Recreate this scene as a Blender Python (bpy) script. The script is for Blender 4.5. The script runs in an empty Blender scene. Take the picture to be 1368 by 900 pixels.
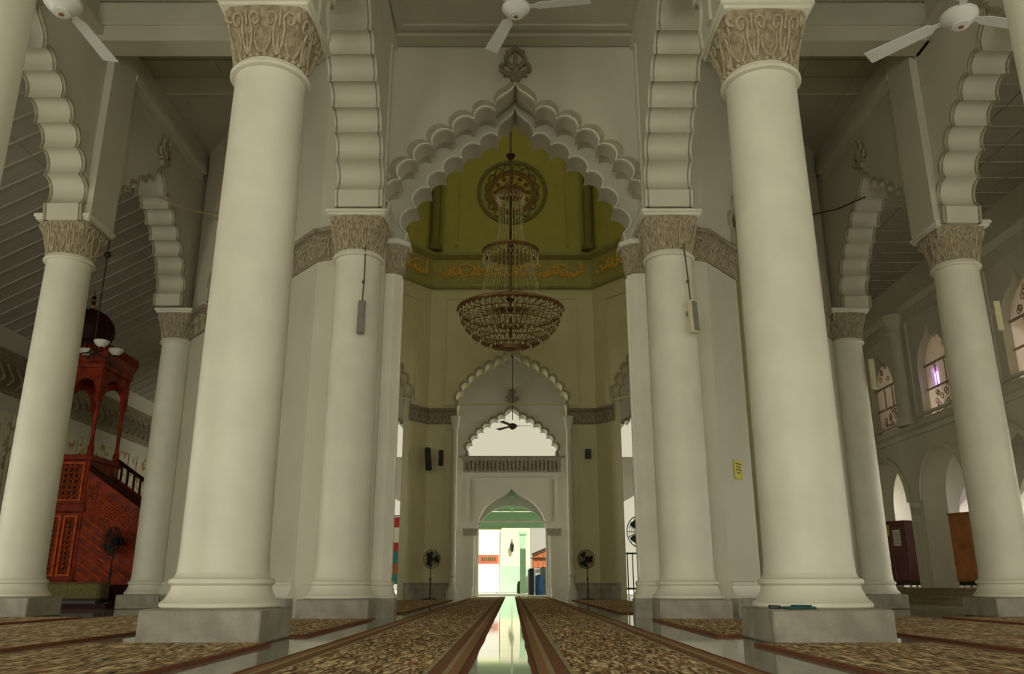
import bpy, bmesh, math, random
from mathutils import Vector, Matrix
from mathutils.geometry import tessellate_polygon
random.seed(7)
PI = math.pi
S = bpy.context.scene
COL = S.collection

# ------------------------------------------------------------------ materials
def mat(name, base, rough=0.6, var=0.12, scale=3.0, bump=0.0, bscale=30.0, metal=0.0, base2=None, spec=0.5, emit=None, estr=0.0):
    m = bpy.data.materials.new(name); m.use_nodes = True
    nt = m.node_tree; N = nt.nodes; L = nt.links
    b = N['Principled BSDF']
    b.inputs['Roughness'].default_value = rough
    b.inputs['Metallic'].default_value = metal
    b.inputs['Specular IOR Level'].default_value = spec
    tc = N.new('ShaderNodeTexCoord')
    no = N.new('ShaderNodeTexNoise'); no.inputs['Scale'].default_value = scale; no.inputs['Detail'].default_value = 6
    L.new(tc.outputs['Object'], no.inputs['Vector'])
    mx = N.new('ShaderNodeMix'); mx.data_type = 'RGBA'
    c2 = base2 if base2 else tuple(c * (1 - var) for c in base)
    mr = N.new('ShaderNodeMapRange'); mr.inputs[1].default_value = 0.35; mr.inputs[2].default_value = 0.65
    L.new(no.outputs['Fac'], mr.inputs[0]); L.new(mr.outputs[0], mx.inputs['Factor'])
    mx.inputs['A'].default_value = (*base, 1); mx.inputs['B'].default_value = (*c2, 1)
    L.new(mx.outputs['Result'], b.inputs['Base Color'])
    if bump > 0:
        n2 = N.new('ShaderNodeTexNoise'); n2.inputs['Scale'].default_value = bscale; n2.inputs['Detail'].default_value = 5
        L.new(tc.outputs['Object'], n2.inputs['Vector'])
        bp = N.new('ShaderNodeBump'); bp.inputs['Strength'].default_value = bump; bp.inputs['Distance'].default_value = 0.02
        L.new(n2.outputs['Fac'], bp.inputs['Height']); L.new(bp.outputs['Normal'], b.inputs['Normal'])
    if emit:
        b.inputs['Emission Color'].default_value = (*emit, 1); b.inputs['Emission Strength'].default_value = estr
    return m

M = {}
M['plaster'] = mat('plaster', (0.56, 0.535, 0.415), 0.55, 0.07, 1.3, 0.12, 9)
M['column'] = mat('column_paint', (0.70, 0.68, 0.55), 0.5, 0.10, 1.7, 0.10, 6)
M['plinth'] = mat('plinth_stone', (0.36, 0.335, 0.26), 0.7, 0.28, 5, 0.6, 28)
M['capital'] = mat('carved_stone', (0.40, 0.33, 0.20), 0.75, 0.45, 16, 0.9, 40)
M['trimband'] = mat('tan_and_shaded_trim', (0.40, 0.355, 0.235), 0.7, 0.2, 8)
M['steps'] = mat('step_carpet', (0.30, 0.235, 0.135), 0.9, 0.35, 14)
M['rugedge'] = mat('rug_edge', (0.20, 0.06, 0.02), 0.9, 0.3, 14)
M['relief'] = mat('carved_relief', (0.47, 0.40, 0.26), 0.75, 0.3, 20)
M['band'] = mat('carved_band', (0.34, 0.28, 0.18), 0.75, 0.45, 16, 0.9, 40)
M['hallwall'] = mat('hall_wall', (0.60, 0.54, 0.31), 0.6, 0.08, 1.5)
M['drum'] = mat('drum_paint', (0.44, 0.40, 0.085), 0.6, 0.12, 2.0)
M['drumdark'] = mat('drum_column', (0.20, 0.165, 0.04), 0.6, 0.2, 4)
M['ceil'] = mat('ceiling_paint', (0.46, 0.435, 0.33), 0.7, 0.08, 1.5)
M['frieze'] = mat('frieze_paint', (0.36, 0.325, 0.10), 0.6, 0.15, 4)
M['gold'] = mat('gold_paint', (0.80, 0.46, 0.06), 0.45, 0.25, 12)
M['goldred'] = mat('red_gold_paint', (0.32, 0.135, 0.03), 0.5, 0.3, 12)
M['wood'] = mat('red_wood', (0.30, 0.032, 0.006), 0.5, 0.6, 5, 0.25, 30, spec=0.2)
M['wooddark'] = mat('dark_red_wood', (0.035, 0.007, 0.004), 0.55, 0.4, 8, spec=0.15)
M['woodcut'] = mat('carved_wood', (0.58, 0.095, 0.016), 0.5, 0.45, 9, spec=0.2)
M['cabred'] = mat('cabinet_red', (0.15, 0.016, 0.010), 0.35, 0.4, 4)
M['cabbrown'] = mat('cabinet_brown', (0.36, 0.13, 0.035), 0.45, 0.35, 3)
M['black'] = mat('black_plastic', (0.012, 0.012, 0.012), 0.4, 0.3, 8)
M['grey'] = mat('grey_casing', (0.22, 0.21, 0.17), 0.5, 0.1, 8)
M['cream'] = mat('cream_casing', (0.66, 0.60, 0.36), 0.5, 0.1, 8)
M['white'] = mat('white_enamel', (0.72, 0.72, 0.66), 0.35, 0.06, 8)
M['bronze'] = mat('aged_brass', (0.30, 0.165, 0.055), 0.4, 0.4, 14, metal=0.5)
M['bronzedk'] = mat('dark_brass', (0.07, 0.035, 0.015), 0.45, 0.4, 14, metal=0.4)
M['crystal'] = mat('crystal_beads', (0.80, 0.72, 0.42), 0.15, 0.4, 20, spec=1.0)
M['yellow'] = mat('yellow_card', (0.66, 0.56, 0.06), 0.6, 0.05, 8)
M['ink'] = mat('ink', (0.10, 0.09, 0.03), 0.7, 0.1, 8)
M['paper'] = mat('paper', (0.75, 0.73, 0.62), 0.7, 0.06, 8)
M['green'] = mat('green_cloth', (0.015, 0.10, 0.075), 0.7, 0.4, 40)
M['matolive'] = mat('olive_rug_back', (0.20, 0.16, 0.055), 0.9, 0.35, 25, 0.5, 80)
M['conduit'] = mat('conduit', (0.40, 0.30, 0.15), 0.5, 0.15, 8)
M['mint'] = mat('mint_paint', (0.46, 0.70, 0.48), 0.6, 0.08, 3)
M['limew'] = mat('pale_lime_paint', (0.80, 0.82, 0.58), 0.6, 0.06, 3)
M['sunwhite'] = mat('sunlit_render', (0.85, 0.85, 0.80), 0.7, 0.04, 3)
M['tile'] = mat('terracotta', (0.55, 0.17, 0.06), 0.7, 0.35, 10)
M['blue'] = mat('blue_plastic', (0.04, 0.16, 0.50), 0.4, 0.2, 5)
M['skin'] = mat('brown_cloth', (0.35, 0.12, 0.05), 0.6, 0.3, 9)
M['teal'] = mat('teal_cloth', (0.03, 0.28, 0.30), 0.6, 0.3, 5)
M['redpaint'] = mat('red_sign_paint', (0.62, 0.16, 0.08), 0.5, 0.1, 5)
M['redcloth'] = mat('red_cloth', (0.55, 0.04, 0.04), 0.6, 0.1, 5)
M['slate'] = mat('slate_grey', (0.30, 0.33, 0.32), 0.6, 0.2, 5)
M['tube'] = mat('lit_tube', (0.8, 0.85, 0.4), 0.4, 0.0, 3, emit=(0.85, 0.95, 0.35), estr=1.6)
M['violet'] = mat('violet_glow', (0.4, 0.15, 0.9), 0.3, 0.0, 3, emit=(0.62, 0.38, 1.0), estr=2.2)  # emission stands in for daylight coming through violet glass

def floor_mat():
    m = bpy.data.materials.new('marble_tiles'); m.use_nodes = True
    nt = m.node_tree; N = nt.nodes; L = nt.links; b = N['Principled BSDF']
    tc = N.new('ShaderNodeTexCoord')
    no = N.new('ShaderNodeTexNoise'); no.inputs['Scale'].default_value = 2.2; no.inputs['Detail'].default_value = 9; no.inputs['Distortion'].default_value = 1.6
    L.new(tc.outputs['Object'], no.inputs['Vector'])
    rp = N.new('ShaderNodeValToRGB'); e = rp.color_ramp.elements
    e[0].position = 0.35; e[0].color = (0.27, 0.29, 0.235, 1); e[1].position = 0.7; e[1].color = (0.45, 0.46, 0.38, 1)
    L.new(no.outputs['Fac'], rp.inputs['Fac'])
    br = N.new('ShaderNodeTexBrick'); br.offset = 0.0
    br.inputs['Scale'].default_value = 1.0; br.inputs['Brick Width'].default_value = 0.62; br.inputs['Row Height'].default_value = 0.62
    br.inputs['Mortar Size'].default_value = 0.006
    br.inputs['Color1'].default_value = (1, 1, 1, 1); br.inputs['Color2'].default_value = (0.86, 0.88, 0.86, 1); br.inputs['Mortar'].default_value = (0.66, 0.66, 0.62, 1)
    L.new(tc.outputs['Object'], br.inputs['Vector'])
    mx = N.new('ShaderNodeMix'); mx.data_type = 'RGBA'; mx.blend_type = 'MULTIPLY'; mx.inputs['Factor'].default_value = 1
    L.new(rp.outputs['Color'], mx.inputs['A']); L.new(br.outputs['Color'], mx.inputs['B'])
    L.new(mx.outputs['Result'], b.inputs['Base Color'])
    mrr = N.new('ShaderNodeMapRange'); mrr.inputs[3].default_value = 0.05; mrr.inputs[4].default_value = 0.16; L.new(br.outputs['Fac'], mrr.inputs[0]); L.new(mrr.outputs[0], b.inputs['Roughness'])
    b.inputs['Specular IOR Level'].default_value = 0.38
    return m
M['floor'] = floor_mat()

def rug_mat(name, stripes, light=(0.62, 0.53, 0.34), flip=False):
    """stripes: [(distance from the edge as a share of the width, colour)] on the first edge and mirrored"""
    m = bpy.data.materials.new(name); m.use_nodes = True
    nt = m.node_tree; N = nt.nodes; L = nt.links; b = N['Principled BSDF']
    tc = N.new('ShaderNodeTexCoord')
    mp_ = N.new('ShaderNodeMapping'); mp_.inputs['Scale'].default_value = (1.7, .30, 1); L.new(tc.outputs['Object'], mp_.inputs['Vector'])
    dn = N.new('ShaderNodeTexNoise'); dn.inputs['Scale'].default_value = 7; dn.inputs['Detail'].default_value = 3
    L.new(mp_.outputs[0], dn.inputs['Vector'])
    ad = N.new('ShaderNodeMix'); ad.data_type = 'RGBA'; ad.blend_type = 'ADD'; ad.inputs['Factor'].default_value = 0.16
    L.new(mp_.outputs[0], ad.inputs['A']); L.new(dn.outputs['Color'], ad.inputs['B'])
    vo = N.new('ShaderNodeTexVoronoi'); vo.inputs['Scale'].default_value = 9.5
    L.new(ad.outputs['Result'], vo.inputs['Vector'])
    r1 = N.new('ShaderNodeValToRGB'); e = r1.color_ramp.elements
    e[0].position = 0.0; e[0].color = (0.035, 0.03, 0.018, 1)
    e[1].position = 1.0; e[1].color = (*light, 1)
    for p, c in ((0.18, (0.09, 0.055, 0.028)), (0.30, (0.38, 0.30, 0.17)), (0.42, light), (0.54, (0.18, 0.135, 0.07)), (0.68, (0.34, 0.17, 0.075)), (0.78, light)):
        k = e.new(p); k.color = (*c, 1)
    L.new(vo.outputs['Distance'], r1.inputs['Fac'])
    n3 = N.new('ShaderNodeTexNoise'); n3.inputs['Scale'].default_value = 15; n3.inputs['Detail'].default_value = 4; n3.inputs['Distortion'].default_value = 1.2
    L.new(mp_.outputs[0], n3.inputs['Vector'])
    r3 = N.new('ShaderNodeValToRGB'); e3 = r3.color_ramp.elements
    e3[0].position = 0.40; e3[0].color = (0.42, 0.36, 0.29, 1); e3[1].position = 0.60; e3[1].color = (1.6, 1.55, 1.42, 1)
    L.new(n3.outputs['Fac'], r3.inputs['Fac'])
    mm = N.new('ShaderNodeMix'); mm.data_type = 'RGBA'; mm.blend_type = 'MULTIPLY'; mm.inputs['Factor'].default_value = 0.9
    L.new(r1.outputs['Color'], mm.inputs['A']); L.new(r3.outputs['Color'], mm.inputs['B'])
    sp = N.new('ShaderNodeSeparateXYZ'); L.new(tc.outputs['Generated'], sp.inputs[0])
    prev = mm.outputs['Result']
    # fold the width so both edges carry the border
    s1 = N.new('ShaderNodeMath'); s1.operation = 'SUBTRACT'; L.new(sp.outputs['X'], s1.inputs[0]); s1.inputs[1].default_value = 0.5
    s2 = N.new('ShaderNodeMath'); s2.operation = 'ABSOLUTE'; L.new(s1.outputs[0], s2.inputs[0])
    s3 = N.new('ShaderNodeMath'); s3.operation = 'SUBTRACT'; s3.inputs[0].default_value = 0.5; L.new(s2.outputs[0], s3.inputs[1])
    last = 1.0
    for lim, c in reversed(stripes):
        lt = N.new('ShaderNodeMath'); lt.operation = 'LESS_THAN'; L.new(s3.outputs[0], lt.inputs[0]); lt.inputs[1].default_value = lim
        fm = N.new('ShaderNodeMath'); fm.operation = 'MULTIPLY'; L.new(lt.outputs[0], fm.inputs[0]); fm.inputs[1].default_value = 0.72
        mx = N.new('ShaderNodeMix'); mx.data_type = 'RGBA'
        L.new(fm.outputs[0], mx.inputs['Factor']); L.new(prev, mx.inputs['A']); mx.inputs['B'].default_value = (*c, 1)
        prev = mx.outputs['Result']
    L.new(prev, b.inputs['Base Color'])
    b.inputs['Roughness'].default_value = 0.95; b.inputs['Specular IOR Level'].default_value = 0.1
    bp = N.new('ShaderNodeBump'); bp.inputs['Strength'].default_value = 0.5; bp.inputs['Distance'].default_value = 0.01
    L.new(n3.outputs['Fac'], bp.inputs['Height']); L.new(bp.outputs['Normal'], b.inputs['Normal'])
    return m
RB = (0.30, 0.125, 0.045); CR = (0.44, 0.37, 0.22)
M['rugn'] = rug_mat('nave_rug', [(0.016, (0.26, 0.075, 0.02)), (0.03, (0.06, 0.03, 0.015)), (0.075, RB), (0.10, CR), (0.155, (0.26, 0.115, 0.05)), (0.163, (0.05, 0.03, 0.015)), (0.185, CR)])
M['rugs'] = rug_mat('aisle_rug', [(0.011, (0.26, 0.075, 0.02)), (0.015, (0.05, 0.025, 0.01)), (0.04, (0.24, 0.14, 0.065))])

def screen_mat():
    m = mat('stucco_screen', (0.66, 0.60, 0.52), 0.7, 0.15, 6)
    nt = m.node_tree; N = nt.nodes; L = nt.links
    tr = N.new('ShaderNodeBsdfTranslucent'); tr.inputs['Color'].default_value = (0.80, 0.72, 0.66, 1)
    mx = N.new('ShaderNodeMixShader'); mx.inputs['Fac'].default_value = 0.7
    L.new(N['Principled BSDF'].outputs[0], mx.inputs[1]); L.new(tr.outputs[0], mx.inputs[2])
    L.new(mx.outputs[0], N['Material Output'].inputs['Surface'])
    return m
M['screen'] = screen_mat()

def tile_mat():
    m = mat('mosaic_tiles', (0.62, 0.58, 0.42), 0.4, 0.1, 3)
    nt = m.node_tree; N = nt.nodes; L = nt.links; b = N['Principled BSDF']
    tc = N.new('ShaderNodeTexCoord')
    wv = N.new('ShaderNodeTexVoronoi'); wv.feature = 'SMOOTH_F1'; wv.inputs['Scale'].default_value = 3.2
    nz = N.new('ShaderNodeTexNoise'); nz.inputs['Scale'].default_value = 5
    L.new(tc.outputs['Object'], nz.inputs['Vector'])
    ad = N.new('ShaderNodeMix'); ad.data_type = 'RGBA'; ad.blend_type = 'ADD'; ad.inputs['Factor'].default_value = 0.5
    L.new(tc.outputs['Object'], ad.inputs['A']); L.new(nz.outputs['Color'], ad.inputs['B']); L.new(ad.outputs['Result'], wv.inputs['Vector'])
    rp = N.new('ShaderNodeValToRGB'); e = rp.color_ramp.elements
    e[0].position = 0.18; e[0].color = (0.36, 0.14, 0.03, 1); e[1].position = 0.5; e[1].color = (0.62, 0.58, 0.42, 1)
    k = e.new(0.30); k.color = (0.45, 0.33, 0.12, 1); k = e.new(0.36); k.color = (0.62, 0.58, 0.42, 1)
    L.new(wv.outputs['Distance'], rp.inputs['Fac']); L.new(rp.outputs['Color'], b.inputs['Base Color'])
    return m
M['mosaic'] = tile_mat()

# ------------------------------------------------------------------ mesh helper
class MB:
    def __init__(self): self.v = []; self.f = []; self.mi = []; self.m = 0
    def add(self, vs, fs):
        b = len(self.v); self.v += [tuple(p) for p in vs]
        for f in fs: self.f.append([b + i for i in f]); self.mi.append(self.m)
    def box(self, x0, x1, y0, y1, z0, z1):
        x0, x1 = min(x0, x1), max(x0, x1); y0, y1 = min(y0, y1), max(y0, y1)
        self.add([(x0,y0,z0),(x1,y0,z0),(x1,y1,z0),(x0,y1,z0),(x0,y0,z1),(x1,y0,z1),(x1,y1,z1),(x0,y1,z1)],
                 [(0,3,2,1),(4,5,6,7),(0,1,5,4),(1,2,6,5),(2,3,7,6),(3,0,4,7)])
    def cbox(self, c, s, z0, z1): self.box(c[0]-s[0]/2, c[0]+s[0]/2, c[1]-s[1]/2, c[1]+s[1]/2, z0, z1)
    def bevbox(self, x0, x1, y0, y1, z0, z1, b=0.02):
        ring = lambda d, z: [(x0+d,y0+d+b,z),(x0+d+b,y0+d,z),(x1-d-b,y0+d,z),(x1-d,y0+d+b,z),(x1-d,y1-d-b,z),(x1-d-b,y1-d,z),(x0+d+b,y1-d,z),(x0+d,y1-d-b,z)]
        vs = ring(b, z0) + ring(0, z0+b) + ring(0, z1-b) + ring(b, z1)
        fs = [tuple(range(7, -1, -1)), tuple(range(24, 32))]
        for k in range(3):
            for i in range(8): fs.append((k*8+i, k*8+(i+1)%8, k*8+8+(i+1)%8, k*8+8+i))
        self.add(vs, fs)
    def lathe(self, prof, cx=0, cy=0, cz=0, seg=40, a0=0, a1=2*PI, cap=True):
        full = abs(a1 - a0 - 2*PI) < 1e-6
        n = seg if full else seg + 1
        vs = []
        for r, z in prof:
            for i in range(n):
                a = a0 + (a1 - a0) * i / seg
                vs.append((cx + r*math.cos(a), cy + r*math.sin(a), cz + z))
        fs = []
        for k in range(len(prof)-1):
            for i in range(seg):
                j = (i+1) % n
                fs.append((k*n+i, k*n+j, (k+1)*n+j, (k+1)*n+i))
        if cap and full:
            fs.append(tuple(range(n-1, -1, -1))); fs.append(tuple((len(prof)-1)*n + i for i in range(n)))
        self.add(vs, fs)
    def tube(self, pts, r, seg=6, closed=False, r1=None):
        pts = [Vector(p) for p in pts]; n = len(pts); vs = []
        up = None
        for i, p in enumerate(pts):
            if closed: t = pts[(i+1) % n] - pts[i-1]
            else: t = pts[min(i+1, n-1)] - pts[max(i-1, 0)]
            if t.length < 1e-9: t = Vector((0,0,1))
            t.normalize()
            if up is None:
                up = Vector((0,0,1)) if abs(t.z) < 0.9 else Vector((1,0,0))
            a = t.cross(up)
            if a.length < 1e-6: a = t.orthogonal()
            a.normalize(); bb = a.cross(t).normalized(); up = bb
            rr = r if r1 is None else r + (r1 - r) * i / max(1, n-1)
            for k in range(seg):
                an = 2*PI*k/seg
                vs.append(p + a*math.cos(an)*rr + bb*math.sin(an)*rr)
        fs = []
        for i in range(n if closed else n-1):
            j = (i+1) % n
            for k in range(seg):
                l = (k+1) % seg
                fs.append((i*seg+k, i*seg+l, j*seg+l, j*seg+k))
        if not closed:
            fs.append(tuple(range(seg-1, -1, -1))); fs.append(tuple((n-1)*seg + k for k in range(seg)))
        self.add(vs, fs)
    def ring(self, c, R, r, seg=40, ts=6, axis='z', a0=0, a1=2*PI):
        full = abs(a1-a0-2*PI) < 1e-6
        pts = []
        for i in range(seg if full else seg+1):
            a = a0 + (a1-a0)*i/seg
            x, y = R*math.cos(a), R*math.sin(a)
            pts.append((c[0]+x, c[1]+y, c[2]) if axis == 'z' else ((c[0]+x, c[1], c[2]+y) if axis == 'y' else (c[0], c[1]+x, c[2]+y)))
        self.tube(pts, r, ts, closed=full)
    def ball(self, c, r, seg=10, rings=7, sx=1, sy=1, sz=1):
        vs = []; fs = []
        for k in range(rings+1):
            ph = PI*k/rings
            for i in range(seg):
                a = 2*PI*i/seg
                vs.append((c[0]+sx*r*math.sin(ph)*math.cos(a), c[1]+sy*r*math.sin(ph)*math.sin(a), c[2]+sz*r*math.cos(ph)))
        for k in range(rings):
            for i in range(seg):
                j = (i+1) % seg
                fs.append((k*seg+i, (k+1)*seg+i, (k+1)*seg+j, k*seg+j))
        self.add(vs, fs)
    def poly(self, outer, holes, fmap, w0, w1):
        loops = [outer] + list(holes)
        flat = [p for l in loops for p in l]
        tri = tessellate_polygon([[Vector((p[0], p[1], 0)) for p in l] for l in loops])
        n = len(flat)
        vs = [fmap(p[0], p[1], w0) for p in flat] + [fmap(p[0], p[1], w1) for p in flat]
        fs = [(a, b, c) for a, b, c in tri] + [(n+c, n+b, n+a) for a, b, c in tri]
        o = 0
        for l in loops:
            k = len(l)
            for i in range(k):
                j = (i+1) % k
                fs.append((o+i, o+j, n+o+j, n+o+i))
            o += k
        self.add(vs, fs)
    def prism(self, xy, z0, z1):
        self.poly(xy, [], lambda u, v, w: (u, v, w), z0, z1)
    def sweep(self, path, prof, closed=False):
        """prof: [(outward offset to the right of the path, z)]; path: [(x,y)]"""
        n = len(path); P = [Vector((p[0], p[1])) for p in path]; vs = []
        for i in range(n):
            d1 = (P[i] - P[i-1]) if (i > 0 or closed) else (P[1] - P[0])
            d2 = (P[(i+1) % n] - P[i]) if (i < n-1 or closed) else (P[-1] - P[-2])
            d1.normalize(); d2.normalize()
            n1 = Vector((d1.y, -d1.x)); n2 = Vector((d2.y, -d2.x))
            b = n1 + n2
            b = b / max(0.3, b.length_squared) * 2 if b.length > 1e-6 else n1
            for o, z in prof: vs.append((P[i].x + b.x*o, P[i].y + b.y*o, z))
        k = len(prof); fs = []
        for i in range(n if closed else n-1):
            j = (i+1) % n
            for a in range(k):
                c = (a+1) % k
                fs.append((i*k+a, i*k+c, j*k+c, j*k+a))
        if not closed:
            fs.append(tuple(range(k-1, -1, -1))); fs.append(tuple((n-1)*k + a for a in range(k)))
        self.add(vs, fs)
    def build(self, name, mats, parent=None, loc=None, angle=38):
        bm = bmesh.new()
        bv = [bm.verts.new(p) for p in self.v]
        for f, mi in zip(self.f, self.mi):
            try:
                fc = bm.faces.new([bv[i] for i in f]); fc.material_index = mi
            except ValueError: pass
        bmesh.ops.remove_doubles(bm, verts=bm.verts, dist=2e-5)
        bmesh.ops.recalc_face_normals(bm, faces=bm.faces)
        me = bpy.data.meshes.new(name); bm.to_mesh(me); bm.free()
        for m in (mats if isinstance(mats, (list, tuple)) else [mats]): me.materials.append(m)
        me.shade_smooth(); me.set_sharp_from_angle(angle=math.radians(angle))
        o = bpy.data.objects.new(name, me); COL.objects.link(o)
        if loc: o.location = loc
        if parent: o.parent = parent
        return o

def tag(o, label=None, cat=None, group=None, kind=None):
    if label: o['label'] = label
    if cat: o['category'] = cat
    if group: o['group'] = group
    if kind: o['kind'] = kind
    return o
def empty(name, loc=(0,0,0), rz=0, label=None, cat=None, group=None, kind=None, sc=(1,1,1)):
    o = bpy.data.objects.new(name, None); COL.objects.link(o); o.empty_display_size = 0.1
    o.location = loc; o.rotation_euler = (0, 0, rz); o.scale = sc
    return tag(o, label, cat, group, kind)
def dup(root, loc, rz=0, label=None, sc=None, group=None):
    r = root.copy(); COL.objects.link(r); r.location = loc; r.rotation_euler = (0, 0, rz)
    if sc: r.scale = sc
    if label: r['label'] = label
    if group: r['group'] = group
    for ch in list(root.children):
        c = ch.copy(); COL.objects.link(c); c.parent = r
        for g in list(ch.children):
            d = g.copy(); COL.objects.link(d); d.parent = c
    return r
def struct(mb, name, m, label, cat, parent=None):
    o = mb.build(name, m, parent)
    if parent is None: tag(o, label, cat, kind='structure')
    return o

FR = lambda Y: (lambda u, v, w: (u, Y + w, v))
SD = lambda X: (lambda u, v, w: (X + w, u, v))
def SEG(P, Q):
    P = Vector(P); Q = Vector(Q); d = (Q - P).normalized(); n = Vector((d.y, -d.x))
    return lambda u, v, w: (P.x + d.x*u + n.x*w, P.y + d.y*u + n.y*w, v)

# ------------------------------------------------------------------ scalloped arches
TAB = [(-1, 0), (-.975, .105), (-.900, .277), (-.785, .416), (-.655, .528), (-.491, .625), (-.327, .723), (-.159, .787), (0, 1.0)]
def scallop(cu, w, z0, rise, bulge=0.40, k=9, flat=0.0):
    """profile from the left springing over the apex to the right one"""
    pts = []
    C = [(cu + a*w, z0 + b*rise) for a, b in TAB]
    for i in range(len(C)-1):
        a = Vector(C[i]); b = Vector(C[i+1]); d = b - a; nrm = Vector((-d.y, d.x))
        if i == len(C)-2:      # ogee tip
            p1 = a + Vector((-0.02*w, 0.10*rise)); p2 = b + Vector((-0.075*w, -0.06*rise))
            p1 = a + Vector((-0.035*w, 0.13*rise)); p2 = b + Vector((-0.02*w, -0.10*rise))
            for j in range(k):
                t = j/k; q = a*(1-t)**3 + p1*3*t*(1-t)**2 + p2*3*t*t*(1-t) + b*t**3
                pts.append((q.x, q.y))
        elif i == 0:
            pts.append((a.x, a.y))
        else:
            for j in range(k):
                t = j/k
                h = bulge * (1 - (2*t-1)**2) ** 0.62 * (1 - flat)
                q = a + d*t + nrm*h
                pts.append((q.x, q.y))
    left = pts
    right = [(2*cu - x, y) for x, y in reversed(left)]
    return left + [(cu, z0 + rise)] + right
def archivolt(mb, cu, w, z0, rise, fmap, w0, w1, t=0.11, bulge=0.40):
    a = scallop(cu, w, z0, rise, bulge)
    b = scallop(cu, w + t, z0, rise + t*1.25, bulge)
    mb.poly(a + b[::-1], [], fmap, w0, w1)
def smooth_arch(cu, w, z0, rise, n=14, tip=0.10):
    """plain pointed arch, near semicircular with a small ogee tip"""
    L = []
    for i in range(n):
        t = i/n * (PI/2)
        x = -w*math.cos(t); z = (rise*(1-tip))*math.sin(t)
        if i > n*0.78: z += rise*tip*((i/n-0.78)/0.22)**2
        L.append((cu + x, z0 + z))
    return L + [(cu, z0 + rise)] + [(2*cu - x, z) for x, z in reversed(L)]
def circ_arch(cu, w, z0, n=16, rise=None):
    rise = rise or w
    return [(cu - w*math.cos(PI*i/n), z0 + rise*math.sin(PI*i/n)) for i in range(n+1)]

def relief_scrolls(mb, surf, n, r=0.016, flip=True):
    """S-shaped scroll and leaf ribs laid on a surface surf(s in 0..1, t in 0..1)"""
    for k in range(n):
        for sg in (1, -1):
            P = lambda a, t: surf((k + 0.5 + sg*a) / n, t)
            curl = [P(0.06 + 0.10*math.sin(q*2.6), 0.10 + 0.62*q) for q in [i/7 for i in range(8)]]
            sp = [P(0.26 + (0.17 - 0.13*q)*math.cos(2.9 - 6.2*q), 0.72 + (0.17 - 0.13*q)*math.sin(2.9 - 6.2*q)) for q in [i/11 for i in range(12)]]
            mb.tube(curl + sp, r, 5)
            leaf = [P(0.44 - 0.20*math.sin(q*2.2), 0.08 + 0.42*q) for q in [i/5 for i in range(6)]]
            mb.tube(leaf, r*1.05, 5, r1=r*0.5)
        mb.tube([surf((k+0.5)/n, t) for t in (0.06, 0.2, 0.34, 0.46)], r*1.5, 5, r1=r*0.5)
        mb.tube([surf((k+0.5)/n, t) for t in (0.62, 0.76, 0.9)], r*0.7, 5, r1=r*1.4)
        for q in (0.12, 0.37, 0.62, 0.87):
            c = surf((k+q)/n, 0.045); mb.ball(c, r*1.7, 6, 4)

# ------------------------------------------------------------------ camera
cam = bpy.data.cameras.new('camera'); co = bpy.data.objects.new('camera', cam); COL.objects.link(co)
cam.sensor_width = 36; cam.lens = 36*1100/1368; cam.clip_end = 300
co.location = (0, 0, 0.5); co.rotation_euler = (PI/2 + math.atan(0.3), 0, 0)
S.camera = co

# ------------------------------------------------------------------ columns
R0 = 0.40
def bell(theta, s, r0=0.385, half=0.475):
    """capital surface: round at the neck, square under the abacus"""
    c, sn = math.cos(theta), math.sin(theta)
    sq = half / max(abs(c), abs(sn)); sq = min(sq, half*1.30)
    f = s**1.7
    r = r0*(1-f) + (0.25*half*1.08 + 0.75*sq)*f + 0.018*math.sin(PI*s)
    return r*c, r*sn
def make_column(name, label, cat='column'):
    e = empty(name, (0,0,0), 0, label, cat, kind='thing')
    b = MB(); b.bevbox(-.53, .53, -.53, .53, 0, .29, .015); b.build('plinth', M['plinth'], e)
    b = MB(); b.lathe([(.515,.29),(.535,.305),(.535,.335),(.515,.352),(.50,.362),(.475,.40),(.452,.45),(.446,.487),(.455,.493),(.472,.505),(.475,.525),(.468,.545),(.445,.552),(.428,.565),(.415,.60)], seg=64); b.build('column_base', M['column'], e)
    b = MB(); b.lathe([(.415,.60),(.405,.75),(.402,1.5),(.400,3.0),(.392,4.4),(.378,5.86)], seg=64); b.build('shaft', M['column'], e)
    b = MB(); b.lathe([(.378,5.84),(.425,5.85),(.437,5.865),(.437,5.885),(.425,5.90),(.405,5.905),(.405,5.93),(.395,5.945),(.36,5.95)], seg=64); b.build('neck_ring', M['column'], e)
    b = MB()
    z0, z1 = 5.94, 6.53; n = 64; K = 10; vs = []; fs = []
    for k in range(K+1):
        for i in range(n):
            x, y = bell(2*PI*i/n, k/K); vs.append((x, y, z0 + (z1-z0)*k/K))
    for k in range(K):
        for i in range(n):
            j = (i+1) % n; fs.append((k*n+i, k*n+j, (k+1)*n+j, (k+1)*n+i))
    b.add(vs, fs)
    b.m = 1
    def surf(s, t):
        x, y = bell(2*PI*s, t); q = 1.02
        return (x*q, y*q, z0 + (z1-z0)*t)
    relief_scrolls(b, surf, 8, 0.0165)
    for a in range(4):     # corner volutes under the abacus
        th = PI/4 + a*PI/2
        b.ring((0.53*math.cos(th), 0.53*math.sin(th), z1-0.09), 0.055, 0.024, 12, 6, axis='x' if a % 2 else 'y')
    b.build('capital', [M['capital'], M['relief']], e)
    b = MB(); b.bevbox(-.485, .485, -.485, .485, 6.53, 6.58, .008); b.bevbox(-.515, .515, -.515, .515, 6.575, 6.64, .012); b.build('abacus', M['column'], e)
    return e
PS = 'on the pulpit side'; CS = 'on the cabinet side'
col0 = make_column('column', 'thick white round column on a square plinth, nearest whole one on the pulpit side')
col0.location = (-2.7, 8.02, 0)
G1 = 'free-standing white columns'
tag(col0, group=G1)
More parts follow.
